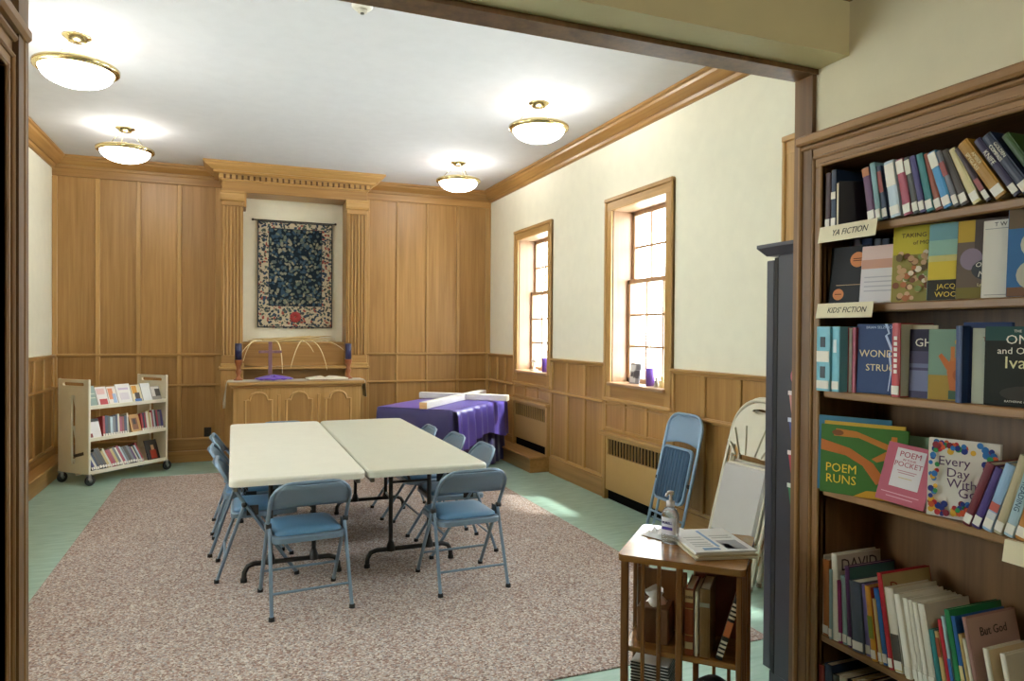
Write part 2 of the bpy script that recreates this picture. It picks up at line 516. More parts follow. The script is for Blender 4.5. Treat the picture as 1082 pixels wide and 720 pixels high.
# side wall wainscot --------------------------------------------------
def side_panels(wall, X, s, edges, y0, y1, zb=0.2, zt=1.27, low=True):
    """s=+1: the room lies towards -X (right wall); s=-1: towards +X (left wall)"""
    f = lambda d: X - s * d
    def bx(a, b, z0, z1, d, nm, mt, c=0.005):
        MB().cbox(f(0), a, z0, f(d), b, z1, c).obj(nm, mt, wall)
    bx(y0, y1, zt - 0.035, zt, 0.028, 'rail', oak('Y'))
    bx(y0, y1, zt - 0.012, zt + 0.006, 0.045, 'rail_cap', oakl('Y'))
    bx(y0, y1, 0.885, 0.925, 0.026, 'rail', oak('Y'))
    bx(y0, y1, 0.898, 0.918, 0.038, 'rail_moulding', oakl('Y'))
    if low: bx(y0, y1, 0, zb - 0.02, 0.034, 'plinth', oak('Y'))
    bx(y0, y1, zb - 0.02, zb + 0.008, 0.024, 'base_moulding', oakl('Y'))
    bounds = [y0] + [v for e in edges for v in e] + [y1]
    for i in range(0, len(bounds), 2):
        a, b = bounds[i], bounds[i + 1]
        if b - a > 0.008: bx(a, b, zb, zt - 0.03, 0.026, 'stile', oakl('Z'))
    for a, b in edges:
        for z0, z1 in ((zb, 0.885), (0.925, zt - 0.035)):
            bx(a - 0.004, b + 0.004, z0 - 0.004, z1 + 0.004, 0.008, 'panel', oak('Z'), 0.003)

def div(a, b, n, m=0.045, e=0.05):
    wd = ((b - a) - 2 * e - (n - 1) * m) / n
    return [(a + e + i * (wd + m), a + e + i * (wd + m) + wd) for i in range(n)]
side_panels(wall_right, XR, 1, div(8.15, 9.07, 3), 8.15, 9.09, zb=0.26)
side_panels(wall_right, XR, 1, div(5.845, 7.05, 3, 0.05, 0.04), 5.845, 7.05)
side_panels(wall_right, XR, 1, div(3.54, 4.745, 3, 0.05, 0.03), 3.54, 4.745)
side_panels(wall_left, XL, -1, div(5.845, 9.07, 8), 5.845, 9.09, zb=0.26)
side_panels(wall_left, XL, -1, div(3.54, 4.745, 3), 3.54, 4.745, zb=0.26)
for a, b in LWINS: MB().cbox(XL - 0.01, a, 0.17, XL + 0.02, b, 0.93, 0.003).obj('panel', oak('Z'), wall_left)
# steps / pipe casings along the walls
t = MB().cbox(3.06, 7.10, 0, XR, 9.07, 0.15, 0.004).cbox(3.045, 7.085, 0.15, XR, 9.07, 0.175, 0.008)
struct(t.obj('baseboard_right', oak('Y')))
t = MB().cbox(XL, 2.1, 0, -1.70, 9.07, 0.15, 0.004).cbox(XL, 2.1, 0.15, -1.685, 9.07, 0.175, 0.008)
struct(t.obj('baseboard_left', oak('Y')))

# windows -------------------------------------------------------------
def window(k, y0, y1, zrad, rad_base, mirror=False):
    W = struct(place('window_%d' % k, None, loc=(0, 0, 0)))
    if mirror: W.location.x = XL + XR; W.scale.x = -1
    a, b = y0 + CW, y1 - CW
    # casing: two verticals and a head, with a raised outer band
    for u0, u1, o0, o1 in ((y0, a, y0, y0 + 0.028), (b, y1, y1 - 0.028, y1)):
        m = MB().cbox(XR - 0.022, u0, 0.93, XR + 0.01, u1, WZ1 + CW, 0.004).cbox(XR - 0.036, o0, 0.93, XR, o1, WZ1 + CW + 0.008, 0.006)
        m.obj('casing', oakl('Z'), W)
    m = MB().cbox(XR - 0.024, y0 + 0.001, WZ1 + 0.001, XR + 0.01, y1 - 0.001, WZ1 + CW - 0.001, 0.004).cbox(XR - 0.039, y0 - 0.002, WZ1 + CW - 0.028, XR, y1 + 0.002, WZ1 + CW + 0.010, 0.006)
    m.obj('head_casing', oakl('Y'), W)
    for u0, u1 in ((a - 0.012, a), (b, b + 0.012)):
        MB().box(XR - 0.005, u0, WZ0 - 0.02, XR + 0.25, u1, WZ1 + 0.01).obj('jamb', oakw('Z'), W)
    MB().box(XR - 0.005, a, WZ1, XR + 0.25, b, WZ1 + 0.012).obj('head_jamb', oakw('Y'), W)
    MB().cbox(XR - 0.05, a - 0.02, WZ0 - 0.03, XR + 0.25, b + 0.02, WZ0, 0.006).obj('sill', oakw('Y'), W)
    MB().cbox(XR - 0.015, a - 0.005, 0.95, XR + 0.01, b + 0.005, WZ0 - 0.03, 0.003).obj('apron', oak('Y'), W)
    MB().cbox(XR - 0.045, y0 - 0.01, 0.925, XR, y1 + 0.01, 0.955, 0.008).obj('ledge_moulding', oakl('Y'), W)
    # two sashes
    def sash(nm, z0, z1, x, rows):
        s = 0.042
        m = MB().cbox(x - 0.018, a, z0, x + 0.018, a + s, z1, 0.004).cbox(x - 0.018, b - s, z0, x + 0.018, b, z1, 0.004)
        m.cbox(x - 0.018, a, z0, x + 0.018, b, z0 + s, 0.004).cbox(x - 0.018, a, z1 - s, x + 0.018, b, z1, 0.004)
        S = m.obj(nm, oakw('Z'), W)
        cw = (b - a - 2 * s) / 3; rh = (z1 - z0 - 2 * s) / rows
        for i in (1, 2): MB().cbox(x - 0.012, a + s + i * cw - 0.011, z0 + s, x + 0.012, a + s + i * cw + 0.011, z1 - s, 0.004).obj('muntin', oakw('Z'), S)
        for j in range(1, rows): MB().cbox(x - 0.011, a + s, z0 + s + j * rh - 0.011, x + 0.011, b - s, z0 + s + j * rh + 0.011, 0.004).obj('muntin', oakw('Y'), S)
        for i in range(3):
            for j in range(rows):
                MB().box(x - 0.002, a + s + i * cw, z0 + s + j * rh, x + 0.002, a + s + (i + 1) * cw, z0 + s + (j + 1) * rh).obj('pane', glass, S)
    sash('lower_sash', WZ0, 2.06, SX, 3)
    sash('upper_sash', 2.02, WZ1, SX + 0.045, 2)
    # small panels between ledge and radiator cover
    if zrad is None: return
    zt = 0.925
    MB().cbox(XR - 0.012, y0, zrad, XR + 0.01, y1, zt, 0.003).obj('apron_board', oakl('Y'), W)
    for p, q in div(y0, y1, 3, 0.05, 0.04):
        MB().cbox(XR - 0.018, p, zrad + 0.05, XR - 0.008, q, zt - 0.03, 0.006).obj('apron_panel', oak('Z'), W)
        for zz in (zrad + 0.045, zt - 0.034): MB().cbox(XR - 0.026, p - 0.01, zz - 0.006, XR - 0.01, q + 0.01, zz + 0.006, 0.003).obj('apron_bead', oakl('Y'), W)
    for y in [y0 + 0.02] + [0.5 * (div(y0, y1, 3, 0.05, 0.04)[i][1] + div(y0, y1, 3, 0.05, 0.04)[i + 1][0]) for i in (0, 1)] + [y1 - 0.02]:
        MB().cbox(XR - 0.028, y - 0.022, zrad + 0.03, XR, y + 0.022, zt - 0.01, 0.004).obj('apron_stile', oakl('Z'), W)
    # radiator cover
    C = thing('radiator_cover', 'tan radiator cover with a black slotted grille standing on the ' + ('wooden step' if rad_base > 0 else 'floor') + ' under a window',
              'radiator', (XR, 0.5 * (y0 + y1), rad_base))
    hw = 0.5 * (y1 - y0) - 0.075
    top = zrad - rad_base
    tan = plain('#b08d55', 0.45, name='radiator_paint')
    MB().cbox(-0.05, -hw - 0.045, 0, 0.0, -hw, top - 0.02, 0.004).obj('side_frame', oakl('Z'), C)
    MB().cbox(-0.05, hw, 0, 0.0, hw + 0.045, top - 0.02, 0.004).obj('side_frame', oakl('Z'), C)
    MB().cbox(-0.085, -hw - 0.07, top - 0.022, 0.0, hw + 0.07, top + 0.012, 0.007).obj('top_ledge', oakl('Y'), C)
    gz1, gz0 = top - 0.055, top - 0.055 - 0.145
    m = MB().cbox(-0.04, -hw, gz1, -0.012, hw, top - 0.022, 0.003).cbox(-0.04, -hw, 0.095, -0.012, hw, gz0, 0.003)
    m.cbox(-0.04, -hw, gz0, -0.012, -hw + 0.035, gz1, 0.003).cbox(-0.04, hw - 0.035, gz0, -0.012, hw, gz1, 0.003)
    m.obj('front_panel', tan, C)
    MB().box(-0.010, -hw, 0.0, -0.002, hw, top - 0.03).obj('cavity_shade_sheet', plain('#0b0a09', 0.9, spec=0.1), C)  # black sheet paints the shade behind the grille and below the panel
    n = 17
    for i in range(1, n):
        y = -hw + 0.035 + (2 * hw - 0.07) * i / n
        MB().box(-0.036, y - 0.0035, gz0, -0.022, y + 0.0035, gz1).obj('grille_bar', tan, C)
    return C

rc1 = window(1, *WINS[0], 0.745, 0.175)
rc2 = window(2, *WINS[1], 0.625, 0.0)
window(3, *WINS[2], None, 0)
window(4, *LWINS[0], None, 0, True)
window(5, *LWINS[1], None, 0, True)
# window 3 has plain panelling below
MB().cbox(XR - 0.02, 2.44, 0, XR + 0.01, 3.54, 0.93, 0.003).obj('panel', oak('Z'), wall_right)

# ------------------------------------------------------------------ reredos on the back wall
RD = thing('altar_screen', 'oak altar screen with fluted pilasters and a dentil cornice framing a cream niche', 'altar screen', (0.711, YB, 0))
ox, oy = 0.711, YB
FY = 8.73 - oy                      # pilaster face
L0, L1, R0, R1 = -0.125 - ox, 0.11 - ox, 1.295 - ox, 1.545 - ox
MB().box(L1, -0.012, 1.1, R0, 0.0, 3.2).obj('niche_back', cream, RD)
for a, b in ((L0, L1), (R0, R1)):
    P = MB().cbox(a, FY + 0.02, 1.13, b, 0.02, 3.17, 0.004).obj('pilaster', oak('Z'), RD)
    n = 5
    m = (b - a - 0.05)
    for i in range(n + 1):        # fillets between the flutes
        x = a + 0.025 + m * i / n
        MB().cbox(x - 0.008, FY, 1.27, x + 0.008, FY + 0.022, 3.0, 0.004).obj('flute_fillet', oakl('Z'), P)
    MB().cbox(a, FY, 1.13, b, FY + 0.03, 1.27, 0.005).obj('pilaster_base', oak('X'), P)
    MB().cbox(a - 0.012, FY - 0.012, 1.13, b + 0.012, FY + 0.03, 1.175, 0.008).obj('base_moulding', oakl('X'), P)
    MB().cbox(a, FY, 3.0, b, FY + 0.03, 3.06, 0.005).obj('necking', oak('X'), P)
    MB().sweep([(0, 0), (0.02, 0.01), (0.026, 0.03), (0.026, 0.085), (0.036, 0.1), (0.036, 0.115), (0, 0.115), (-0.05, 0.115), (-0.05, 0)],
               (a - 0.012, FY, 3.055), (b + 0.012, FY, 3.055), (0, -1, 0), (0, 0, 1)).obj('capital', oakl('X'), P)
    D = MB().cbox(a - 0.005, FY - 0.005, 0, b + 0.005, 0.02, 1.105, 0.004).obj('pedestal', oak('Z'), RD)
    MB().cbox(a + 0.04, FY - 0.014, 0.2, b - 0.04, FY, 0.98, 0.006).obj('pedestal_panel', oakl('Z'), D)
    MB().cbox(a - 0.02, FY - 0.025, 0, b + 0.02, FY + 0.05, 0.13, 0.008).obj('pedestal_foot', oak('X'), D)
MB().cbox(L0 - 0.03, FY - 0.03, 1.10, R1 + 0.03, 0.0, 1.135, 0.008).obj('ledge', oakl('X'), RD)
MB().cbox(L1, FY + 0.12, 0, R0, 0.0, 1.10, 0.004).obj('lower_panel', oak('X'), RD)
MB().cbox(L1, FY + 0.16, 1.135, R0, -0.012, 1.40, 0.004).obj('retable', oak('X'), RD)
MB().cbox(L1, FY + 0.145, 1.40, R0, -0.012, 1.425, 0.006).obj('retable_cap', oakl('X'), RD)
MB().cbox(L1, FY + 0.02, 3.0, L1 + 0.035, -0.01, 3.17, 0.004).obj('niche_stop', oak('Z'), RD)
# entablature
E = MB().cbox(L0 + 0.005, FY - 0.005, 3.165, R1 - 0.005, 0.02, 3.30, 0.004).obj('architrave', oak('X'), RD)
MB().cbox(L0 - 0.012, FY - 0.022, 3.285, R1 + 0.012, 0.0, 3.31, 0.006).obj('bed_moulding', oakl('X'), E)
MB().cbox(L0 - 0.005, FY - 0.018, 3.305, R1 + 0.005, 0.0, 3.362, 0.003).obj('dentil_band', shelfw('X'), E)
nd = 27
for i in range(nd):
    x = L0 - 0.03 + (R1 - L0 + 0.06) * (i + 0.5) / nd
    MB().box(x - 0.020, FY - 0.052, 3.308, x + 0.020, FY - 0.016, 3.355).obj('dentil', oakl('X'), E)
for sx in (-1, 1):
    for j in range(4):
        xx = L0 - 0.032 if sx < 0 else R1 + 0.008
        y = FY - 0.01 + j * 0.062
        MB().box(xx, y, 3.308, xx + 0.025, y + 0.04, 3.355).obj('dentil', oakl('Y'), E)
cpf = [(-0.05, 0), (0.19, 0), (0.19, -0.022), (0.172, -0.03), (0.165, -0.048), (0.12, -0.075), (0.105, -0.09), (0.085, -0.09), (0.085, -0.112), (0.06, -0.122), (0.04, -0.122), (-0.05, -0.122)]
m = MB()
cz = ZC - 0.001
m.sweep(cpf, (L0, FY, cz), (R1, FY, cz), (0, -1, 0), (0, 0, 1), -1, 1)
m.sweep(cpf, (L0, FY, cz), (L0, 0, cz), (-1, 0, 0), (0, 0, 1), -1, 0)
m.sweep(cpf, (R1, FY, cz), (R1, 0, cz), (1, 0, 0), (0, 0, 1), -1, 0)
m.obj('cornice', oakl('X'), RD)

# tapestry
T = thing('tapestry', 'dark blue-green leafy wall tapestry with a pale floral border on a rod', 'tapestry', (0.722, 9.075, 1.6))
hw_, hh = 0.445, 1.30
bw = 0.135
def wavy(x0, z0, x1, z1, d, nx=14, nz=16):
    mb = MB(); V = []; F = []
    for j in range(nz + 1):
        for i in range(nx + 1):
            x = x0 + (x1 - x0) * i / nx; z = z0 + (z1 - z0) * j / nz
            V.append((x, d + 0.004 * math.sin(x * 15 + z * 3) * (1.3 - z / hh), z - (0.012 * (1 - (2 * x / 0.89) ** 2) if z < 0.01 else 0)))
    for j in range(nz):
        for i in range(nx):
            k = j * (nx + 1) + i; F.append((k, k + 1, k + nx + 2, k + nx + 1))
    return mb.poly(V, F, 0, True)
wavy(-hw_, 0, hw_, hh, -0.006).obj('border', m_tapestry('border'), T)
wavy(-hw_ + bw, 0.27, hw_ - bw, hh - 0.09, -0.012).obj('field', m_tapestry('field'), T)
edge = plain('#2b3138', 0.9)
m = MB()
for a, b, c, d in ((-hw_, 0, -hw_ + 0.012, hh), (hw_ - 0.012, 0, hw_, hh), (-hw_, 0, hw_, 0.012), (-hw_, hh - 0.012, hw_, hh),
                   (-hw_ + bw - 0.008, 0.262, -hw_ + bw, hh - 0.08), (hw_ - bw, 0.262, hw_ - bw + 0.008, hh - 0.08),
                   (-hw_ + bw, 0.262, hw_ - bw, 0.27), (-hw_ + bw, hh - 0.09, hw_ - bw, hh - 0.08)):
    m.box(a, -0.0165, b, c, -0.008, d)
m.obj('edging', edge, T)
m = MB()
for px, pz, pr in ((0, 0.13, 0.075),):
    for k in range(9):
        a = k * 2 * math.pi / 9
        m.lathe([(0.0, 0.0), (0.03, 0.001), (0.0, 0.002)], seg=10, M=Matrix.Translation((px + 0.04 * math.cos(a), -0.014, pz + 0.04 * math.sin(a))) @ Matrix.Rotation(R(90), 4, 'X'))
m.obj('red_flower', plain('#a8403e', 0.95), T)
rod = MB().tube([(-hw_ - 0.05, -0.02, hh + 0.008), (hw_ + 0.03, -0.02, hh + 0.008)], 0.007).obj('hanging_rod', plain('#2a211b', 0.4), T)
for s in (-hw_ - 0.055, hw_ + 0.035):
    MB().lathe([(0, -0.016), (0.012, -0.011), (0.016, 0), (0.012, 0.011), (0, 0.016)], s, -0.02, hh + 0.008, 12).obj('finial', plain('#2a211b', 0.4), rod)

# ------------------------------------------------------------------ altar and what stands on it
AL = thing('altar', 'light oak altar table with three arched front panels below the niche', 'altar', (0.70, 8.47, 0))
AX = 0.695
MB().cbox(-AX, -0.17, 0.0, AX, 0.17, 0.945, 0.005).obj('body', oakl('Z'), AL)
MB().cbox(-AX - 0.05, -0.215, 0.945, AX + 0.05, 0.19, 0.985, 0.008).obj('top', oakl('X'), AL)
MB().cbox(-AX - 0.02, -0.195, 0.915, AX + 0.02, 0.18, 0.947, 0.008).obj('top_moulding', oak('X'), AL)
MB().cbox(-AX - 0.02, -0.19, 0.0, AX + 0.02, 0.18, 0.10, 0.008).obj('plinth', oak('X'), AL)
for cx in (-0.43, 0.005, 0.44):
    q = [(-0.14, 0.16), (-0.14, 0.78), (-0.095, 0.78), (-0.09, 0.80)]
    q += [(0.09 * math.cos(R(a)), 0.80 + 0.065 * math.sin(R(a))) for a in range(180, -1, -20)][1:-1]
    q += [(0.09, 0.80), (0.095, 0.78), (0.14, 0.78), (0.14, 0.16)]
    A = MB().tube([(cx + a, -0.176, b) for a, b in q], 0.016, 6, closed=True, smooth=False).obj('arched_moulding', oakl('Z'), AL)
    MB().prism([(cx + a * 0.96, b) for a, b in q], -0.174, -0.168, lambda a, b, d: (a, d, b)).obj('arched_panel', oak('Z'), AL)
for cx in (-0.213, 0.223):
    MB().cbox(cx - 0.016, -0.185, 0.10, cx + 0.016, -0.165, 0.84, 0.005).obj('strip', oakl('Z'), AL)

# runner cloth over the altar, hanging at both ends
m = MB(); V = []; F = []
prof = [(-0.79, 0.70), (-0.785, 0.74), (-0.775, 0.86), (-0.76, 0.975), (-0.745, 0.989)] + [(x / 10 * 0.72, 0.989) for x in range(-10, 11)] + [(0.745, 0.989), (0.758, 0.975), (0.765, 0.87), (0.775, 0.78)]
for i, (x, z) in enumerate(prof):
    for j in range(9):
        y = -0.15 + 0.30 * j / 8
        dz = 0
        if z < 0.98: x2 = x + 0.010 * math.sin(j * 1.9) * (0.989 - z) / 0.2
        else: x2 = x
        sh = 0.75 if z < 0.8 else 1
        V.append((x2, y * sh, z + (0.02 * math.sin(j * 1.4) if z < 0.76 else 0)))
for i in range(len(prof) - 1):
    for j in range(8):
        k = i * 9 + j; F.append((k, k + 1, k + 10, k + 9))
cl = m.poly(V, F, 0, True).obj('altar_cloth', plain('#c9c4b6', 0.9, name='linen'), loc=(0.70, 8.48, 0))
sm = cl.modifiers.new('thickness', 'SOLIDIFY'); sm.thickness = 0.003; sm.offset = 1
tag(cl, 'pale linen runner over the altar top with its ends hanging down', 'cloth')
TZ = 0.993

def candle(x, where):
    C = thing('candle_holder', 'copper holder with dark blue candle at the ' + where, 'candle', (x, 8.5, TZ), group='candle holders on the altar')
    MB().lathe([(0.05, 0), (0.052, 0.012), (0.03, 0.025), (0.018, 0.05), (0.024, 0.075), (0.034, 0.10), (0.022, 0.13), (0.026, 0.16), (0.04, 0.195), (0.046, 0.225), (0.046, 0.232), (0.0, 0.232)], seg=20).obj('holder', plain('#8a5230', 0.3, 0.3), C)
    c = MB().lathe([(0.0, 0.232), (0.037, 0.232), (0.037, 0.415), (0.03, 0.42), (0.0, 0.412)], seg=20).obj('pillar_candle', plain('#27264a', 0.4), C)
    MB().tube([(0, 0, 0.41), (0.002, 0, 0.432)], 0.002, 5).obj('wick', plain('#111111', 0.9), c)
candle(0.06, 'end of the altar by the purple cross')
candle(1.285, 'end of the altar by the open book')

# purple cloth and the standing cross
m = MB(); V = []; F = []; n = 28
for i in range(7):
    for k in range(n):
        a = 2 * math.pi * k / n
        rr = i / 6
        rad = rr * (1 + 0.10 * math.sin(3 * a + 1) + 0.05 * math.sin(7 * a))
        V.append((0.20 * rad * math.cos(a), 0.11 * rad * math.sin(a), 0.045 * (1 - rr) ** 0.8 * (1 + 0.3 * math.sin(5 * a)) + 0.004 + 0.006 * (1 + math.sin(9 * a)) * rr))
for i in range(6):
    for k in range(n):
        F.append((i * n + k, i * n + (k + 1) % n, (i + 1) * n + (k + 1) % n, (i + 1) * n + k))
o = m.poly(V, F, 0, True).obj('purple_cloth', plain('#5a2ba8', 0.75, sheen=0.4), loc=(0.43, 8.47, TZ))
sm = o.modifiers.new('thickness', 'SOLIDIFY'); sm.thickness = 0.003; sm.offset = 1
tag(o, 'crumpled bright purple cloth around the foot of the altar cross', 'cloth')
X = thing('standing_cross', 'slim brown-violet cross standing on the altar in a purple cloth', 'cross', (0.40, 8.485, TZ + 0.004))
cw_ = wood('cross_wood', '#6b4a52', '#8d6a78', 'Z')
MB().cbox(-0.02, -0.012, 0.0, 0.02, 0.012, 0.435, 0.003).obj('upright', cw_, X)
MB().cbox(-0.125, -0.011, 0.305, 0.125, 0.011, 0.335, 0.003).obj('crossbar', cw_, X)
MB().cbox(-0.06, -0.04, 0, 0.06, 0.04, 0.03, 0.004).obj('foot', cw_, X)

# open book
B = thing('open_book', 'large open book lying on the altar runner', 'book', (1.03, 8.45, TZ), R(4))
paper = plain('#e9e3d0', 0.8, name='paper')
MB().cbox(-0.235, -0.13, 0, 0.235, 0.13, 0.006, 0.002).obj('cover', plain('#7b4a2a', 0.5), B)
for s, nm in ((-1, 'left_pages'), (1, 'right_pages')):
    q = [(0, 0.006), (0.005, 0.020), (0.05, 0.036), (0.12, 0.030), (0.225, 0.018), (0.228, 0.006)]
    m = MB().prism([(s * a, b) for a, b in q], -0.125, 0.125, lambda a, b, d: (a, d, b))
    m.obj(nm, paper, B)

# dried palm fronds
PF = thing('palm_fronds', 'bundle of dried straw-coloured palm fronds lying along the niche ledge behind the cross', 'palm fronds', (0.70, 8.9, 1.426))
straw = [plain(c, 0.8) for c in ('#dcc693', '#cdb27a', '#e6d6aa', '#bfa268')]
rp = random.Random(3)
for i in range(22):
    x0 = rp.uniform(-0.55, -0.1); x1 = rp.uniform(0.1, 0.52)
    z0 = rp.uniform(0.01, 0.085); y0 = rp.uniform(-0.03, 0.10)
    pts = [(x0 + (x1 - x0) * t / 10, y0 + rp.uniform(-0.006, 0.006), 0.008 + z0 * (0.25 + 0.06 * t * (1 if i % 3 else -0.3)) + 0.005 * math.sin(t + i)) for t in range(11)]
    MB().tube(pts, [0.005 + 0.011 * math.sin(math.pi * (t + 0.5) / 11) for t in range(11)], 5, flat=0.5).obj('frond', straw[i % 4], PF)
for (xa, xm, xb, zb, top) in ((-0.42, -0.52, -0.585, -0.22, 0.06), (-0.38, -0.5, -0.60, -0.12, 0.04), (-0.25, -0.16, -0.155, -0.37, 0.05), (0.10, 0.02, -0.06, -0.30, 0.05),
                              (0.12, 0.28, 0.36, -0.34, 0.06), (0.2, 0.40, 0.56, -0.10, 0.05), (0.0, 0.12, 0.2, -0.12, 0.05)):
    pts = []
    for t in range(13):
        u = t / 12
        x = (1 - u) ** 2 * xa + 2 * u * (1 - u) * xm + u * u * xb
        z = (1 - u) ** 2 * 0.015 + 2 * u * (1 - u) * (top + 0.0) + u * u * zb
        pts.append((x, -0.06 - 0.17 * min(1, u * 2.2), z))
    MB().tube(pts, [0.012 * (1 - 0.65 * t / 12) for t in range(13)], 5, flat=0.5).obj('drooping_frond', straw[2], PF)

# ------------------------------------------------------------------ wall outlet, ceiling lamps, smoke detector
O = thing('wall_outlet', 'black wall outlet on the panelling beside the altar screen', 'outlet', (-0.275, 9.092, 0.345))
MB().cbox(-0.04, -0.01, -0.055, 0.04, 0.0, 0.055, 0.004).obj('plate', plain('#1b1714', 0.4), O)
for dz in (-0.02, 0.02): MB().cbox(-0.014, -0.013, dz - 0.012, 0.014, -0.009, dz + 0.012, 0.003).obj('socket', plain('#0c0b0a', 0.4), O)

brass = plain('#d9c894', 0.2, 1.0, name='brass')
opal = m_bowl()
def ceiling_light(x, y, zc, watt, label, group):
    Lr = thing('ceiling_light', label, 'ceiling light', (x, y, zc), group=group)
    MB().lathe([(0.0, 0.0), (0.085, 0.0), (0.085, -0.012), (0.06, -0.022), (0.055, -0.035), (0.0, -0.035)], seg=28).obj('canopy', brass, Lr)
    for k in range(3):
        a = k * 2 * math.pi / 3 + 0.5
        MB().tube([(0.06 * math.cos(a), 0.06 * math.sin(a), -0.03), (0.225 * math.cos(a), 0.225 * math.sin(a), -0.205)], 0.0035, 6).obj('support_rod', brass, Lr)
    MB().lathe([(0.215, -0.20), (0.24, -0.192), (0.252, -0.20), (0.250, -0.222), (0.228, -0.236), (0.212, -0.228), (0.215, -0.20)], seg=40).obj('rim', brass, Lr)
    q = [(0.215, -0.222)] + [(0.215 * math.cos(R(a)), -0.225 - 0.105 * math.sin(R(a))) for a in range(5, 91, 8)] + [(0.0, -0.33)]
    q2 = [(max(0.0, r - 0.006), z + 0.006) for r, z in q][::-1]
    MB().lathe(q + q2, seg=40).obj('glass_bowl', opal, Lr)
    ld = bpy.data.lights.new('bulb', 'POINT'); ld.energy = watt; ld.color = (1.0, 0.95, 0.88); ld.shadow_soft_size = 0.05
    lo = bpy.data.objects.new('bulb', ld); COL.objects.link(lo); lo.parent = Lr; lo.location = (0.0, 0.0, -0.15)
for x, y, lb in ((-0.957, 5.35, 'brass-rimmed white glass bowl ceiling light over the row of chairs along the white table'),
                 (-0.957, 7.59, 'brass-rimmed white glass bowl ceiling light over the book truck'),
                 (2.375, 5.38, 'brass-rimmed white glass bowl ceiling light by the wall between the two windows'),
                 (2.37, 7.61, 'brass-rimmed white glass bowl ceiling light over the purple-covered table')):
    ceiling_light(x, y, ZC, LAMP_W, lb, 'bowl ceiling lights')
ceiling_light(0.75, -0.75, 2.80, LAMP_NEAR_W, 'unseen white glass bowl ceiling light added to brighten the library end', 'bowl ceiling lights')
SD = thing('smoke_detector', 'small white smoke detector on the white ceiling', 'smoke detector', (0.70, 4.16, ZC))
MB().lathe([(0.0, 0), (0.062, 0), (0.062, -0.022), (0.05, -0.034), (0.0, -0.036)], seg=24).obj('base', plain('#e6e3d6', 0.5), SD)
MB().lathe([(0.0, -0.034), (0.03, -0.036), (0.026, -0.055), (0.0, -0.058)], seg=18).obj('sensor_cage', plain('#cfcabb', 0.5), SD)
MB().lathe([(0.0, -0.056), (0.012, -0.058), (0.012, -0.064), (0.0, -0.065)], seg=12).obj('sensor_cap', plain('#6d6a62', 0.5), SD)

# ------------------------------------------------------------------ folding tables
plast = plain('#cfcdbd', 0.38, name='table_plastic', bump=0.25, bscale=350)
blackm = plain('#191817', 0.4, name='black_steel')
def folding_table(x, y, label, color):
    Tb = thing('folding_table', label, 'table', (x, y, 0.0072), group='folding tables pushed together')
    w2, l2 = 0.37, 1.23
    top = plain(color, 0.36, name='table_plastic', bump=0.25, bscale=350)
    lp = rrect(-w2, -l2, w2, l2, 0.05, 6)
    m = MB(); n = len(lp)
    rings = [(0.0, 0.692), (0.0, 0.722), (0.004, 0.731), (0.012, 0.735)]
    V = []
    for ins, z in rings:
        for a, b in lp: V.append((a - ins * (1 if a > 0 else -1), b - ins * (1 if b > 0 else -1), z))
    F = [(i * n + k, i * n + (k + 1) % n, (i + 1) * n + (k + 1) % n, (i + 1) * n + k) for i in range(3) for k in range(n)]
    F += [list(range(3 * n, 4 * n)), list(range(n))[::-1]]
    m.poly(V, F, 0, False).obj('tabletop', top, Tb)
    for s in (-1, 1):
        m = MB()
        m.cbox(s * (w2 - 0.035) - 0.012, -l2 + 0.06, 0.655, s * (w2 - 0.035) + 0.012, l2 - 0.06, 0.694, 0.003)
        m.obj('side_rail', plain('#77746a', 0.4, 0.6), Tb)
    for s in (-1, 1):
        yy = s * 0.72
        G = MB().tube([(-0.13, yy, 0.68), (-0.13, yy, 0.11)], 0.0145, 10).tube([(0.13, yy, 0.68), (0.13, yy, 0.11)], 0.0145, 10).obj('leg', blackm, Tb)
        arch = [(-0.285, yy, 0.016), (-0.282, yy, 0.06), (-0.262, yy, 0.095), (-0.225, yy, 0.108), (0.225, yy, 0.108), (0.262, yy, 0.095), (0.282, yy, 0.06), (0.285, yy, 0.016)]
        MB().tube(arch, 0.0155, 10).obj('arched_foot', blackm, G)
        for sx in (-1, 1):
            MB().lathe([(0.0, 0.0), (0.02, 0.0), (0.019, 0.022), (0.0, 0.022)], sx * 0.285, yy, 0, 12).obj('foot_cap', plain('#0d0d0d', 0.7), G)
            MB().lathe([(0.032, 0.098), (0.028, 0.125), (0.016, 0.165), (0.0, 0.165)], sx * 0.13, yy, 0, 12).obj('post_collar', blackm, G)
        MB().tube([(-0.13, yy, 0.55), (0.13, yy, 0.55)], 0.009, 8).obj('crossbar', blackm, G)
        MB().tube([(0, yy, 0.55), (0, yy - s * 0.34, 0.675)], 0.009, 8).obj('brace', blackm, Tb)
        MB().cbox(-w2 + 0.04, yy - 0.02, 0.672, w2 - 0.04, yy + 0.02, 0.695, 0.003).obj('pivot_bar', blackm, Tb)
    return Tb
folding_table(0.352, 5.305, 'off-white plastic folding table with black legs, the paler of two pushed together', '#d9d7c9')
folding_table(1.105, 5.305, 'greyish folding table with black legs on the side towards the windows', '#bfc0b1')

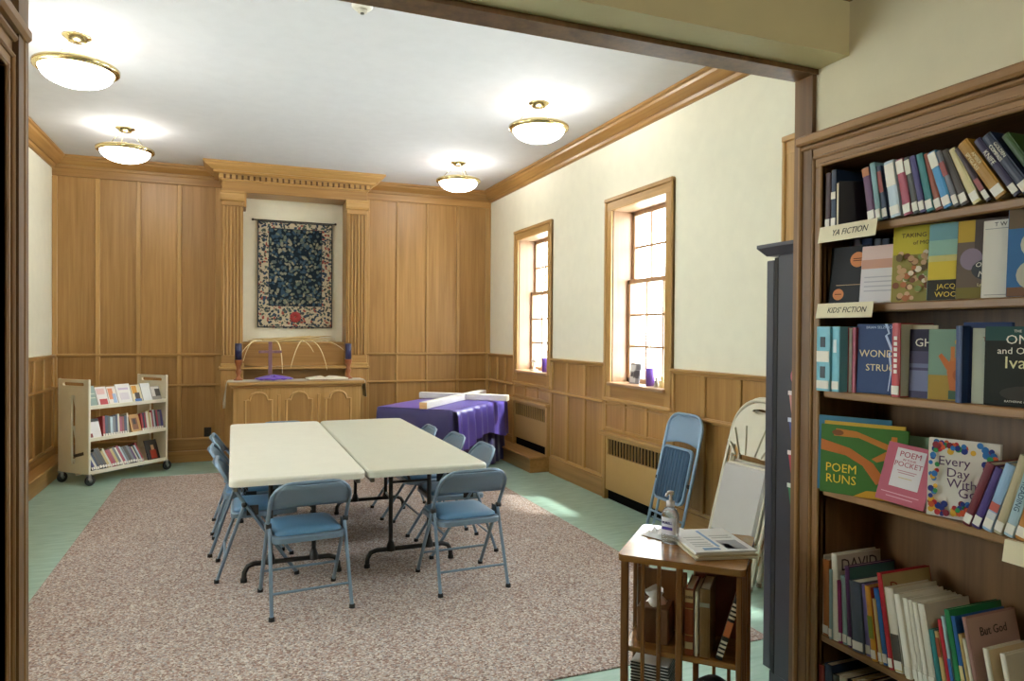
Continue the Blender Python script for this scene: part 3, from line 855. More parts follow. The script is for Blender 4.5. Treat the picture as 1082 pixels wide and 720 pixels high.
# ------------------------------------------------------------------ folding chairs
def arch_pts(half, z0, z1, r, y0, y1, zt, n=5):
    """points up one side, over a rounded top and down the other; y runs linearly with z from y0 (z=0) to y1 (z=zt)"""
    Y = lambda z: y0 + (y1 - y0) * z / zt
    p = [(-half, Y(z0), z0), (-half, Y(z1 - r), z1 - r)]
    for k in range(1, n + 1):
        a = R(180 - 90 * k / n); z = z1 - r + r * math.sin(a); p.append((-half + r + r * math.cos(a), Y(z), z))
    for k in range(0, n + 1):
        a = R(90 - 90 * k / n); z = z1 - r + r * math.sin(a); p.append((half - r + r * math.cos(a), Y(z), z))
    p.append((half, Y(z0), z0))
    return p

steel = plain('#72879a', 0.36, 0.25, name='blue_grey_steel')
vinyl = plain('#4f7797', 0.42, name='blue_vinyl', bump=0.2, bscale=120)
capm = plain('#141414', 0.7)
def make_chair():
    C = thing('folding_chair', 'x', 'chair', group='blue folding chairs around the tables')
    Yt = lambda z: 0.245 - 0.485 * z / 0.77          # tube line: front foot to back top
    MB().tube(arch_pts(0.215, 0.012, 0.765, 0.11, 0.245, -0.24, 0.77), 0.0115, 8).obj('back_and_front_leg_frame', steel, C)
    # curved back plate
    m = MB(); V = []; F = []; nx, nz = 14, 5
    for j in range(nz + 1):
        z = 0.605 + (0.757 - 0.605) * j / nz
        for i in range(nx + 1):
            u = -1 + 2 * i / nx
            hw = 0.208
            if z > 0.66:
                q = (z - 0.66) / 0.105; hw = 0.105 + 0.103 * math.sqrt(max(0, 1 - q * q))
            x = u * hw
            V.append((x, Yt(z) - 0.030 * (1 - (x / 0.215) ** 2), z + (0.012 * (1 - u * u) if j == 0 else 0)))
    for j in range(nz):
        for i in range(nx):
            k = j * (nx + 1) + i; F.append((k, k + 1, k + nx + 2, k + nx + 1))
    b = m.poly(V, F, 0, True).obj('backrest', steel, C)
    sm = b.modifiers.new('thickness', 'SOLIDIFY'); sm.thickness = 0.006; sm.offset = 0
    # seat pan with rolled edge and cushion
    lp = rrect(-0.198, -0.155, 0.198, 0.245, 0.05, 5); n = len(lp)
    V = []; rings = [(0.012, 0.405), (0.0, 0.41), (0.0, 0.438), (0.008, 0.445)]
    for ins, z in rings:
        for a, q in lp: V.append((a * (1 - ins / 0.2), q - (q - 0.045) * ins / 0.2, z - 0.02 * (q < -0.1) * 0.3))
    F = [(i * n + k, i * n + (k + 1) % n, (i + 1) * n + (k + 1) % n, (i + 1) * n + k) for i in range(3) for k in range(n)] + [list(range(3 * n, 4 * n)), list(range(n))[::-1]]
    S = MB().poly(V, F).obj('seat', steel, C)
    lp2 = rrect(-0.182, -0.135, 0.182, 0.232, 0.05, 5)
    V = []; rings = [(0.0, 0.442), (0.0, 0.456), (0.15, 0.470), (0.45, 0.474), (0.8, 0.476)]
    for ins, z in rings:
        for a, q in lp2: V.append((a * (1 - ins), 0.048 + (q - 0.048) * (1 - ins), z))
    F = [(i * n + k, i * n + (k + 1) % n, (i + 1) * n + (k + 1) % n, (i + 1) * n + k) for i in range(4) for k in range(n)] + [list(range(4 * n, 5 * n))]
    MB().poly(V, F, 0, True).obj('cushion', vinyl, S)
    for s in (-1, 1):
        x = s * 0.194
        J = (x + s * 0.021, Yt(0.50) - 0.012, 0.50)
        MB().tube([(x + s * 0.012, J[1] + 0.01, 0.505), (x + s * 0.016, -0.155, 0.25), (s * 0.215, -0.232, 0.012)], 0.0105, 8).obj('rear_leg', steel, C)
        MB().lathe([(0.0, -0.016), (0.017, -0.014), (0.017, 0.014), (0.0, 0.016)], seg=10, M=Matrix.Translation((x + s * 0.018, J[1] + 0.006, 0.495)) @ Matrix.Rotation(R(90), 4, 'Y')).obj('hinge', blackm, C)
        MB().cbox(x - 0.003 + s * 0.01, Yt(0.44) - 0.03, 0.42, x + 0.003 + s * 0.01, Yt(0.44) + 0.04, 0.485, 0.001).obj('seat_bracket', blackm, C)
        for yy in (0.2375, -0.2335):
            MB().lathe([(0.0, 0.0), (0.0165, 0.0), (0.0155, 0.022), (0.0, 0.022)], s * 0.215, yy, 0, 10).obj('foot_cap', capm, C)
    MB().tube([(-0.212, -0.19, 0.135), (0.212, -0.19, 0.135)], 0.008, 8).obj('rear_crossbar', steel, C)
    MB().tube([(-0.213, Yt(0.16), 0.16), (0.213, Yt(0.16), 0.16)], 0.008, 8).obj('front_crossbar', steel, C)
    return C
proto = make_chair()
proto.scale = (1, 1, 0.945)
first = True
CHAIRS = [((0.39, 4.162, 0.007), 5, 'blue padded folding chair drawn up to the near end of the off-white table'),
          ((1.336, 4.165, 0.007), 2, 'blue padded folding chair drawn up to the near end of the greyish table'),
          ((0.145, 4.84, 0.007), -90, 'blue folding chair on the long side of the off-white table, next to its near-end chair'),
          ((0.10, 5.385, 0.007), -92, 'middle one of three blue folding chairs along the side of the off-white table'),
          ((0.095, 5.945, 0.007), -90, 'blue folding chair on the long side of the off-white table, furthest from the near-end chair'),
          ((1.50, 4.83, 0.007), 90, 'blue folding chair on the window side of the greyish table, next to its near-end chair'),
          ((1.46, 5.40, 0.007), 92, 'middle one of three blue folding chairs along the window side of the greyish table'),
          ((1.38, 5.93, 0.007), 90, 'blue folding chair on the window side of the greyish table, beside the purple-covered table'),
          ((0.42, 6.405, 0.007), 180, 'blue folding chair tucked under the table end that faces the altar')]
for loc, deg, lb in CHAIRS:
    c = proto if first else copy_tree(proto)
    first = False
    c.location = loc; c.rotation_euler = (0, 0, R(deg)); c['label'] = lb

# folded chairs leaning on the right wall
def folded_blue(loc, rot):
    C = thing('folded_chair', 'folded blue chair with a ribbed navy seat leaning on the panelled wall', 'chair', loc, rot=rot)
    st = plain('#8aa6c0', 0.3, 0.2, name='light_blue_steel')
    MB().tube(arch_pts(0.215, 0.0, 0.955, 0.12, 0, 0, 1, 7), 0.012, 8).obj('frame', st, C)
    MB().tube([(-0.175, 0.03, 0.04), (-0.178, 0.032, 0.62)], 0.0105, 8).obj('rear_leg', st, C)
    MB().tube([(0.175, 0.03, 0.04), (0.178, 0.032, 0.62)], 0.0105, 8).obj('rear_leg', st, C)
    for z, y in ((0.18, 0.0), (0.13, 0.03)):
        MB().tube([(-0.21, y, z), (0.21, y, z)], 0.008, 8).obj('crossbar', st, C)
    m = MB(); V = []; F = []; nx, nz = 14, 6
    for j in range(nz + 1):
        z = 0.715 + (0.945 - 0.715) * j / nz
        for i in range(nx + 1):
            u = -1 + 2 * i / nx; hw = 0.207
            if z > 0.835:
                q = (z - 0.835) / 0.112; hw = 0.09 + 0.117 * math.sqrt(max(0, 1 - q * q))
            V.append((u * hw, 0.002 + 0.022 * (1 - u * u), z + (0.03 * (1 - u * u) if j == 0 else 0)))
    for j in range(nz):
        for i in range(nx):
            k = j * (nx + 1) + i; F.append((k, k + 1, k + nx + 2, k + nx + 1))
    b = m.poly(V, F, 0, True).obj('backrest', st, C)
    s_ = b.modifiers.new('thickness', 'SOLIDIFY'); s_.thickness = 0.006; s_.offset = 0
    S = plate('seat', [rrect(-0.186, 0.285, 0.186, 0.705, 0.05)], 0.018, st, C, (0, -0.014, 0), (R(90), 0, 0))
    P = plate('seat_pad', [rrect(-0.168, 0.305, 0.168, 0.688, 0.045)], 0.012, plain('#33506b', 0.6), S, (0, 0, 0.013), None)
    for i in range(9):
        x = -0.145 + 0.29 * i / 8
        MB().tube([(x, 0.315, 0.02), (x, 0.68, 0.02)], 0.006, 6).obj('rib', plain('#3d5c79', 0.6), S)
    for s in (-1, 1):
        MB().lathe([(0, -0.014), (0.016, -0.012), (0.016, 0.012), (0, 0.014)], seg=10, M=Matrix.Translation((s * 0.2, -0.005, 0.44)) @ Matrix.Rotation(R(90), 4, 'Y')).obj('hinge', blackm, C)
        MB().lathe([(0, 0), (0.017, 0), (0.016, 0.022), (0, 0.022)], s * 0.215, 0, -0.004, 10).obj('foot_cap', capm, C)
# chair local y points into the wall (+X), local x towards -Y
folded_blue((2.975, 4.42, 0.012), (R(-13.5), 0, R(-90)))

def folded_beige(loc, rot, label):
    C = thing('folded_chair', label, 'chair', loc, rot=rot, group='folded beige chairs against the wall')
    st = plain('#cdc9b6', 0.4, 0.1, name='beige_steel'); pl = plain('#d3cfbb', 0.45, name='beige_plastic'); pad = plain('#b7b5b2', 0.55, name='grey_seat')
    MB().tube(arch_pts(0.235, 0.0, 1.055, 0.19, 0, 0, 1, 9), 0.012, 8).obj('frame', st, C)
    outer = [(-0.222, 0.66)] + [(-0.222, 0.865)] + [(0.222 * math.cos(R(a)), 0.865 + 0.178 * math.sin(R(a))) for a in range(170, 5, -10)] + [(0.222, 0.865), (0.222, 0.66)]
    holes = []
    for k, a in enumerate((-46, -30, -13, 13, 30, 46)):
        sa, ca = math.sin(R(a)), math.cos(R(a)); bx_ = 0.13 * a / 46; w_ = 0.007
        L0_, L1_ = 0.03, (0.21 if abs(a) < 40 else 0.15)
        pts = []
        for q in range(7):
            u = L0_ + (L1_ - L0_) * q / 6; bend = 0.12 * (u * u) * (1 if a > 0 else -1) * 4
            pts.append((bx_ + u * sa + bend * 0.3, 0.69 + u * ca))
        left = [(x - w_ * ca, y + w_ * sa) for x, y in pts]; right = [(x + w_ * ca, y - w_ * sa) for x, y in pts]
        holes.append(left + right[::-1])
    holes.append([(0.07 * math.cos(R(a)), 0.99 + 0.016 * math.sin(R(a))) for a in range(0, 360, 20)])
    plate('fan_backrest', [outer] + holes, 0.014, pl, C, (0, -0.004, 0), (R(90), 0, 0))
    S = MB().cbox(-0.20, -0.035, 0.235, 0.20, 0.0, 0.655, 0.014).obj('seat', pad, C)
    MB().tube([(p[0], -0.012, p[1]) for p in rrect(-0.205, 0.225, 0.205, 0.66, 0.05)], 0.009, 6, closed=True).obj('seat_rim', st, S)
    for z, y in ((0.20, -0.01), (0.165, 0.015)):
        MB().tube([(-0.23, y, 0.03), (-0.23, y, z - 0.04), (-0.215, y, z - 0.012), (-0.19, y, z), (0.19, y, z), (0.215, y, z - 0.012), (0.23, y, z - 0.04), (0.23, y, 0.03)], 0.009, 8).obj('leg_loop', st, C)
    for s in (-1, 1):
        MB().tube([(s * 0.19, 0.03, 0.03), (s * 0.195, 0.03, 0.7)], 0.0105, 8).obj('rear_leg', st, C)
        MB().lathe([(0, 0), (0.017, 0), (0.016, 0.022), (0, 0.022)], s * 0.235, 0, -0.004, 10).obj('foot_cap', plain('#8a8778', 0.7), C)
    return C
folded_beige((2.90, 3.60, 0.012), (R(-15), 0, R(-90)), 'folded beige chair with a fan-slotted back, the front one of two against the wall').scale = (1, 1, 1.085)
folded_beige((2.99, 3.63, 0.012), (R(-13.5), 0, R(-90)), 'folded beige chair with a fan-slotted back, behind the front one against the wall').scale = (1, 1, 1.085)

# ------------------------------------------------------------------ purple-covered table and the white cross on it
PT = thing('side_table', 'square-legged folding table hidden beneath a purple cloth in the corner', 'table', (2.25, 7.76, 0.0072), R(-42))
MB().cbox(-0.435, -0.71, 0.695, 0.435, 0.71, 0.736, 0.006).obj('tabletop', plast, PT)
for sx in (-1, 1):
    for sy in (-1, 1): MB().tube([(sx * 0.38, sy * 0.62, 0.0), (sx * 0.38, sy * 0.62, 0.70)], 0.014, 8).obj('leg', blackm, PT)

def draped(hx, hy, ztop, drop, seed, sides, amp=0.035, name='tablecloth', mat=None, waves=26):
    """cloth lying on a box top and hanging with folds; sides = function(angle)->hem height"""
    lp = rrect(-hx, -hy, hx, hy, 0.03, 4)
    # resample the outline
    pts = []
    n0 = len(lp)
    for i in range(n0):
        a, b = Vector(lp[i]), Vector(lp[(i + 1) % n0]); k = max(1, int((b - a).length / 0.022))
        for j in range(k): pts.append(a.lerp(b, j / k))
    n = len(pts); cum = [0]
    for i in range(n): cum.append(cum[-1] + (pts[(i + 1) % n] - pts[i]).length)
    per = cum[-1]
    nrm = []
    for i in range(n):
        t = pts[(i + 1) % n] - pts[i - 1]; nrm.append(Vector((t.y, -t.x)).normalized())
    V = []; F = []; rows = 12
    for i in range(n): V.append((pts[i].x * 0.6, pts[i].y * 0.6, ztop))
    for i in range(n): V.append((pts[i].x, pts[i].y, ztop))
    for r in range(1, rows + 1):
        for i in range(n):
            hem = sides(pts[i], nrm[i]); u = r / rows
            ph = cum[i] / per * 2 * math.pi
            fold = math.sin(waves * ph + seed) * 0.6 + 0.4 * math.sin(waves * 0.57 * ph + 2.1 * seed) + 0.3 * math.sin(waves * 1.9 * ph)
            out = 0.006 + u * 0.035 + amp * u * fold * min(1, (ztop - hem) / 0.5)
            out = max(0.004, out)
            q = pts[i] + nrm[i] * out
            V.append((q.x, q.y, ztop - 0.004 - (ztop - hem - 0.004) * u))
    for r in range(rows + 1):
        for i in range(n):
            j = (i + 1) % n; F.append((r * n + i, r * n + j, (r + 1) * n + j, (r + 1) * n + i))
    F.append(list(range(n))[::-1])
    return MB().poly(V, F, 0, True).obj(name, mat)
velvet = plain('#261e58', 0.6, name='purple_velvet', sheen=0.25)
satin = plain('#6457b0', 0.32, name='violet_satin')
c1 = draped(0.445, 0.725, 0.746, 0, 1.3, lambda p, nn: 0.02, 0.03, mat=velvet)
c1.location = (2.25, 7.76, 0); c1.rotation_euler = (0, 0, R(-42))
tag(c1, 'dark purple tablecloth hanging to the floor over the corner table', 'tablecloth')
# shorter satin overlay falling over the long side towards the windows
V = []; F = []; nu, nv = 60, 26
for j in range(nv + 1):
    for i in range(nu + 1):
        y = -0.70 + 1.46 * i / nu
        s = j / nv
        run = -0.43 + s * (0.90 + 0.40)
        if run < 0.452:
            x, z = run, 0.7495
        else:
            d = run - 0.452; x = 0.492 + 0.045 * d + (0.020 * math.sin(i * 0.85) + 0.012 * math.sin(i * 0.47 + 1)) * min(1, d / 0.18) + 0.01 * min(1, d / 0.05)
            z = 0.7495 - d * (0.92 + 0.12 * math.sin(i * 0.13 + 0.6))
        V.append((x, y, z))
for j in range(nv):
    for i in range(nu):
        k = j * (nu + 1) + i; F.append((k, k + 1, k + nu + 2, k + nu + 1))
c2 = MB().poly(V, F, 0, True).obj('satin_overlay', satin, loc=(2.25, 7.76, 0), rot=(0, 0, R(-42)))
tag(c2, 'shiny lighter violet overlay on the dark purple tablecloth, hanging over one side', 'tablecloth')
WC = thing('wooden_cross', 'large white-painted wooden cross lying flat on the purple table', 'cross', (2.42, 7.80, 0.7515), R(-40))
wp = plain('#dfdcd2', 0.6, name='white_paint')
rawend = wood('raw_pine', '#b3854f', '#cfa874', 'X')
m = MB().cbox(-0.045, -0.89, 0.0, 0.045, 0.89, 0.07, 0.004).obj('long_beam', wp, WC)
MB().box(-0.043, -0.8925, 0.002, 0.043, -0.889, 0.068).obj('sawn_end', rawend, m)
m = MB().cbox(-0.56, 0.17, 0.005, 0.56, 0.26, 0.0745, 0.004).obj('cross_beam', wp, WC)
MB().box(0.559, 0.173, 0.008, 0.5625, 0.257, 0.072).obj('sawn_end', wp, m)

# ------------------------------------------------------------------ books
LAB = plain('#e6e2d6', 0.6, name='spine_label_paper')
PAGE = plain('#d9cfb4', 0.85, name='book_pages')
WHITE_T = plain('#efeadb', 0.6); BLACK_T = plain('#1a1716', 0.6); GOLD_T = plain('#d9b85c', 0.5); RED_T = plain('#a82c36', 0.6)

def book_parts(B, t, h, d, color, label=True, rough=0.4, soft=False, x0=0.0):
    """spine at local y=0 facing -y, thickness along x from 0, depth along +y"""
    c = min(0.0035, t * 0.18)
    cov = plain(color, rough)
    m = MB().cbox(x0, 0, 0, x0 + c, d, h, 0.0008).cbox(x0 + t - c, 0, 0, x0 + t, d, h, 0.0008)
    k = [(x0, 0.006), (x0, 0.002), (x0 + t * 0.2, -0.0015), (x0 + t * 0.5, -0.0025), (x0 + t * 0.8, -0.0015), (x0 + t, 0.002), (x0 + t, 0.006)]
    m.prism(k, 0, h, lambda a, b, z: (a, b, z))
    m.obj('cover', cov, B)
    MB().box(x0 + c, 0.005, 0.003, x0 + t - c, d - 0.004, h - 0.003).obj('pages', PAGE, B)
    if label and t > 0.008:
        MB().box(x0 + t * 0.06, -0.0035, 0.008, x0 + t * 0.94, -0.001, 0.036).obj('spine_label', LAB, B)

CNAME = {}
def cname(c): return CNAME.get(c, c)
for k, v in {'#3a1a22': 'dark maroon', '#22344d': 'navy', '#d8d2c0': 'cream', '#9a7434': 'gold', '#161616': 'black', '#5a3358': 'plum', '#7fa5ab': 'pale teal',
             '#8d3c34': 'brick red', '#b9cbd3': 'pale blue', '#a24458': 'rose red', '#3a3d3c': 'charcoal', '#403a72': 'violet blue', '#2f7d80': 'teal', '#93482a': 'rust brown',
             '#3c8dc0': 'bright blue', '#6f7076': 'grey', '#433a30': 'dark brown', '#d6c892': 'straw yellow', '#33202a': 'dark plum', '#a5781f': 'ochre gold', '#2c2244': 'indigo', '#1c2740': 'midnight blue',
             '#3d5a2c': 'leaf green', '#76bacb': 'sky blue', '#e8e3d4': 'white', '#b23a40': 'red', '#27406e': 'royal blue', '#b06a38': 'orange brown', '#8aa3a3': 'grey teal', '#8c2b5e': 'magenta',
             '#55305f': 'purple', '#47505e': 'slate', '#8077b8': 'lavender', '#c98f2c': 'amber', '#b32430': 'scarlet', '#2a62a8': 'mid blue', '#1f7d4a': 'emerald green', '#c7ae74': 'tan',
             '#a9837c': 'dusty mauve', '#6d1f2c': 'burgundy', '#3f2a70': 'deep purple', '#8fb0d0': 'powder blue', '#b5a988': 'beige', '#a9c5d0': 'light blue', '#c2873a': 'apricot'}.items(): CNAME[k] = v
A_N = lambda c: ('an ' if cname(c)[0] in 'aeiou' else 'a ') + cname(c)

# bookcase frame -------------------------------------------------------
SH = [1.927, 1.658, 1.355, 1.003, 0.475, 0.105]     # shelf tops
def built_in(xf, s, label):
    """xf: front plane; s=+1 recess towards +X (right), -1 towards -X (left)"""
    K = thing('bookcase', label, 'bookcase', (xf, 0.72, 0))
    f = lambda d: s * d
    def bx(nm, d0, y0, z0, d1, y1, z1, mt, c=0.003, par=K):
        return MB().cbox(f(d0), y0 - 0.72, z0, f(d1), y1 - 0.72, z1, c).obj(nm, mt, par)
    YL, YR, ZT = 2.025, -0.58, 2.28
    IL, IR, IT = 1.92, -0.44, 2.155
    bz, by = brown('Z'), brown('Y')
    for a, b, o0, o1, i0, i1, e0, e1 in ((IL, YL, YL - 0.018, YL, IL + 0.032, IL + 0.044, IL, IL + 0.016), (YR, IR, YR, YR + 0.018, IR - 0.044, IR - 0.032, IR - 0.016, IR)):
        st = bx('stile', -0.018, a, 0, 0.02, b, IT, bz)
        bx('outer_bead', -0.034, o0, 0, 0.0, o1, ZT - 0.01, bz, 0.005, st)
        bx('inner_bead', -0.026, i0, 0, 0.0, i1, IT + 0.04, bz, 0.004, st)
        bx('inner_bead', -0.022, e0, 0, 0.0, e1, IT + 0.012, bz, 0.004, st)
    rl = bx('head_rail', -0.018, YR, IT, 0.02, YL, ZT - 0.015, by)
    bx('cornice', -0.045, YR, ZT - 0.035, 0.03, YL + 0.004, ZT, by, 0.008, rl)
    bx('cornice_bead', -0.03, YR, ZT - 0.055, 0.0, YL, ZT - 0.037, by, 0.006, rl)
    bx('inner_bead', -0.0265, IR - 0.044, IT + 0.03, 0.0, IL + 0.044, IT + 0.042, by, 0.004, rl)
    bx('inner_bead', -0.0225, IR - 0.016, IT, 0.0, IL + 0.016, IT + 0.014, by, 0.004, rl)
    bx('side_panel', 0.0, IL, 0, 0.27, IL + 0.02, IT, shelfw('Z'))
    bx('side_panel', 0.0, IR - 0.02, 0, 0.27, IR, IT, shelfw('Z'))
    bx('back_panel', 0.255, IR, 0, 0.28, IL, IT, shelfw('Z'))
    bx('top_panel', 0.0, IR, IT, 0.27, IL, IT + 0.02, shelfw('Y'))
    bx('plinth', 0.0, IR, 0, 0.25, IL, 0.08, shelfw('Y'))
    for z in SH:
        S_ = bx('shelf', 0.012, IR, z - 0.022, 0.255, IL, z, shelfw('Y'))
        bx('shelf_edge', -0.002, IR, z - 0.028, 0.014, IL, z + 0.001, brown('Y'), 0.005, S_)
    return K
built_in(1.975, 1, 'tall brown oak built-in bookcase with moulded frame, filled with books')
built_in(-0.50, -1, 'brown oak built-in bookcase frame with empty shelves opposite the filled bookcase')

def along(px, y, X=1.965):
    """distance along the bookcase (world Y) of a position read from the photograph, on the plane of the spines"""
    a = math.atan((px + 0.0105 * (y - 352) - 541) / 739.1) + R(21.763)
    return min(1.912, X / math.tan(a))

def spine_one(p0, p1, lean, h, d, col, z, row, ex, group, xs=1.965):
    """one book standing spine out, leaning by `lean` degrees (top towards the far end of the shelf)"""
    xs = xs + ex.get('dx', rnd.uniform(-0.004, 0.012))
    ya, yb_ = along(p0, row, xs), along(p1, row, xs)
    t = max(0.004, (ya - yb_) * math.cos(R(lean)) * 0.97)
    B = thing('book', ex['label'], 'book', group=group)
    M = Matrix.Translation((xs, ya, 0)) @ Matrix.Rotation(R(-90), 4, 'Z') @ Matrix.Rotation(R(-lean), 4, 'Y')
    M.translation.z = z + 0.001 - min((M @ Vector((x, 0, 0))).z for x in (0, t))
    B.matrix_world = M
    book_parts(B, t, h, d, col, ex.get('lab', True))
    if 'side' in ex: MB().box(t, 0.004, 0.004, t + 0.0006, d - 0.004, h - 0.004).obj('cover_print', plain(ex['side'], 0.4), B)
    for (u0, u1, cc) in ex.get('bands', []): MB().box(t * 0.05, -0.0032, h * u0, t * 0.95, -0.001, h * u1).obj('spine_band', plain(cc, 0.45), B)
    for (s, size_, u, mt) in ex.get('txt', []): text(s, size_, mt, B, (t / 2, -0.0036, h * u), (R(90), R(90), 0))
    for (u0, u1, cc) in ex.get('dashes', []): MB().box(t * 0.32, -0.0034, h * u0, t * 0.68, -0.001, h * u1).obj('spine_print', plain(cc, 0.5), B)
    for (s, size_, yy, zz, mt) in ex.get('sidetxt', []): text(s, size_, mt, B, (t + 0.0012, yy, zz), (R(90), 0, R(90)))
    return B

def spine_row(items, z, row_y, where, group, xs=1.965):
    """items: (px0, px1, lean deg, height, depth, colour, extra)"""
    for i, it in enumerate(items):
        p0, p1, lean, h, d, col = it[:6]
        ex = dict(it[6]) if len(it) > 6 else {}
        if 'label' not in ex:
            w_ = along(p0, row_y) - along(p1, row_y)
            size = 'slim ' if w_ < 0.017 else ('thick ' if w_ > 0.036 else '')
            nb = [cname(items[j][5]) for j in (i - 1, i + 1) if 0 <= j < len(items)]
            ex['label'] = f'{size}{cname(col)} book {where}, ' + (f'between {nb[0]} and {nb[1]}' if len(nb) == 2 else f'at the row end by {nb[0]}')
        spine_one(p0, p1, lean, h, d, col, z, row_y, ex, group, xs)

TOP = 'above the YA FICTION sign'
sh1 = [(870.5, 877, 0, 0.20, 0.14, '#3a1a22'), (878, 883, 0, 0.205, 0.14, '#22344d', {'bands': [(0.5, 0.62, '#d8d2c0')]}), (883.5, 890.5, 0, 0.20, 0.13, '#d8d2c0', {'dx': 0.085}),
       (892, 899.5, 2, 0.195, 0.13, '#9a7434', {'dx': 0.1}), (900, 910, 3, 0.19, 0.12, '#161616', {'dx': 0.11}),
       (917.5, 925.5, 9, 0.185, 0.13, '#5a3358', {'bands': [(0.84, 0.99, '#b06a38')]}), (926, 931.5, 9, 0.195, 0.13, '#7fa5ab'), (932, 938.5, 10, 0.18, 0.13, '#22344d', {'bands': [(0.5, 0.9, '#8d3c34')]}),
       (941, 952, 9, 0.185, 0.13, '#b9cbd3', {'bands': [(0.55, 0.95, '#e8e3d4')]}), (955, 964, 11, 0.185, 0.13, '#a24458', {'bands': [(0.75, 0.98, '#e8e3d4')]}), (965, 971.5, 12, 0.185, 0.13, '#3a3d3c', {'bands': [(0.7, 0.95, '#d8d2c0')]}),
       (972, 978.3, 13, 0.185, 0.13, '#403a72'), (979, 987, 13, 0.187, 0.13, '#2f7d80'), (988.5, 996.5, 16, 0.185, 0.13, '#93482a'), (997, 1007, 18, 0.185, 0.14, '#3c8dc0', {'bands': [(0.72, 0.98, '#e8e3d4')]}),
       (1008, 1014.5, 20, 0.185, 0.14, '#6f7076', {'bands': [(0.55, 0.8, '#8d3c34')]}), (1015, 1025, 22, 0.185, 0.14, '#433a30'), (1028, 1038.5, 26, 0.19, 0.14, '#d6c892'),
       (1042, 1049, 30, 0.195, 0.14, '#33202a', {'bands': [(0.2, 0.4, '#8d3c34')]}),
       (1052, 1068, 33, 0.21, 0.15, '#a5781f', {'label': 'thick gold book leaning on its neighbours above the YA FICTION sign', 'txt': [('AMBER\nSPYGLASS', 0.0145, 0.66, plain('#efe2b0', 0.5))], 'dx': -0.004}),
       (1071, 1081, 33, 0.21, 0.15, '#2c2244', {'label': 'leaning indigo book lettered KNIFE on the top bookcase shelf', 'txt': [('KNIFE', 0.019, 0.66, WHITE_T)], 'dx': -0.004}),
       (1081.5, 1096, 33, 0.215, 0.15, '#1c2740', {'label': 'leaning midnight blue book lettered COMPASS on the top bookcase shelf', 'txt': [('GOLDEN\nCOMPASS', 0.0135, 0.70, WHITE_T)], 'dx': -0.004}),
       (1101, 1112, 32, 0.205, 0.15, '#3d5a2c')]
spine_row(sh1, SH[0], 215, TOP, 'books on the top bookcase shelf')
# black book set in front of the row, page edges to the left
BF = thing('book', 'small black-covered book standing askew before the row above the YA FICTION sign', 'book', (2.056, along(889, 230) - 0.048, SH[0] + 0.001), R(65))
book_parts(BF, 0.03, 0.158, 0.115, '#1b1c20', False)

def face_book(px, row_y, z, w, h, t, yaw, tilt, color, label, group, art=(), txt=(), xs=1.985, roll=0.0, depth=0.0):
    """cover facing out: local x to the right along the cover, y into the shelf"""
    ya = along(px, row_y, xs + depth)
    B = thing('book', label, 'book', group=group)
    M = Matrix.Translation((xs + depth, ya, 0)) @ Matrix.Rotation(R(-90 + yaw), 4, 'Z') @ Matrix.Rotation(R(-tilt), 4, 'X') @ Matrix.Rotation(R(roll), 4, 'Y')
    low = min((M @ Vector((x, y, 0))).z for x in (0, w) for y in (0, t))
    M.translation.z = z + 0.001 - low
    B.matrix_world = M
    c = min(0.003, t * 0.2)
    cov = plain(color, 0.55, spec=0.3)
    m = MB().cbox(0, 0, 0, w, c, h, 0.0008).cbox(0, t - c, 0, w, t, h, 0.0008).cbox(-0.0015, 0, 0, 0.003, t, h, 0.001)
    m.obj('cover', cov, B)
    MB().box(0.003, c, 0.003, w - 0.004, t - c, h - 0.003).obj('pages', PAGE, B)
    m = MB(); mats = []
    for k, (pts, col) in enumerate(art):
        mt = plain(col, 0.55, spec=0.3)
        V = [(a * w, -0.0004 - 0.00012 * k, b * h) for a, b in pts]
        if len(art) <= 20:
            MB().poly(V, [list(range(len(V)))[::-1]]).obj('cover_print', mt, B)
            continue
        if mt not in mats: mats.append(mt)
        m.poly(V, [list(range(len(V)))[::-1]], mats.index(mt))
    if len(art) > 20: m.obj('cover_print', mats, B)['kind'] = 'stuff'
    for (s, size, u, v, mt, *o) in txt:
        text(s, size, mt, B, (u * w, -0.0004 - 0.00012 * len(art) - 0.0006, v * h), (R(90), 0, 0), *(o or []))
    return B
def rect(a, b, c, d): return [(a, b), (c, b), (c, d), (a, d)]
def disc(cx, cy, r, asp=1.0, n=18): return [(cx + r * math.cos(2 * math.pi * k / n), cy + r * asp * math.sin(2 * math.pi * k / n)) for k in range(n)]
def dots(box, n, r, cols, seed, asp):
    q = random.Random(seed); out = []
    for _ in range(n):
        out.append((disc(q.uniform(box[0] + r, box[2] - r), q.uniform(box[1] + r * asp, box[3] - r * asp), r * q.uniform(0.7, 1.1), asp, 9), q.choice(cols)))
    return out
G2 = 'books facing out on the kids fiction shelf'
z2 = SH[1]
face_book(875, 300, z2, 0.135, 0.205, 0.018, 14, 6, '#1d1d1f', 'black book facing out with two orange round seals, above the KIDS FICTION sign', G2,
          [(disc(0.72, 0.76, 0.2, 0.66), '#d98a55'), (disc(0.25, 0.17, 0.15, 0.66), '#d98a55'), (rect(0.18, 0.325, 0.9, 0.335), '#c2a27c'), (rect(0.6, 0.77, 0.84, 0.785), '#6b3a20'), (rect(0.6, 0.735, 0.84, 0.75), '#6b3a20'), (rect(0.16, 0.165, 0.34, 0.18), '#6b3a20')], [])
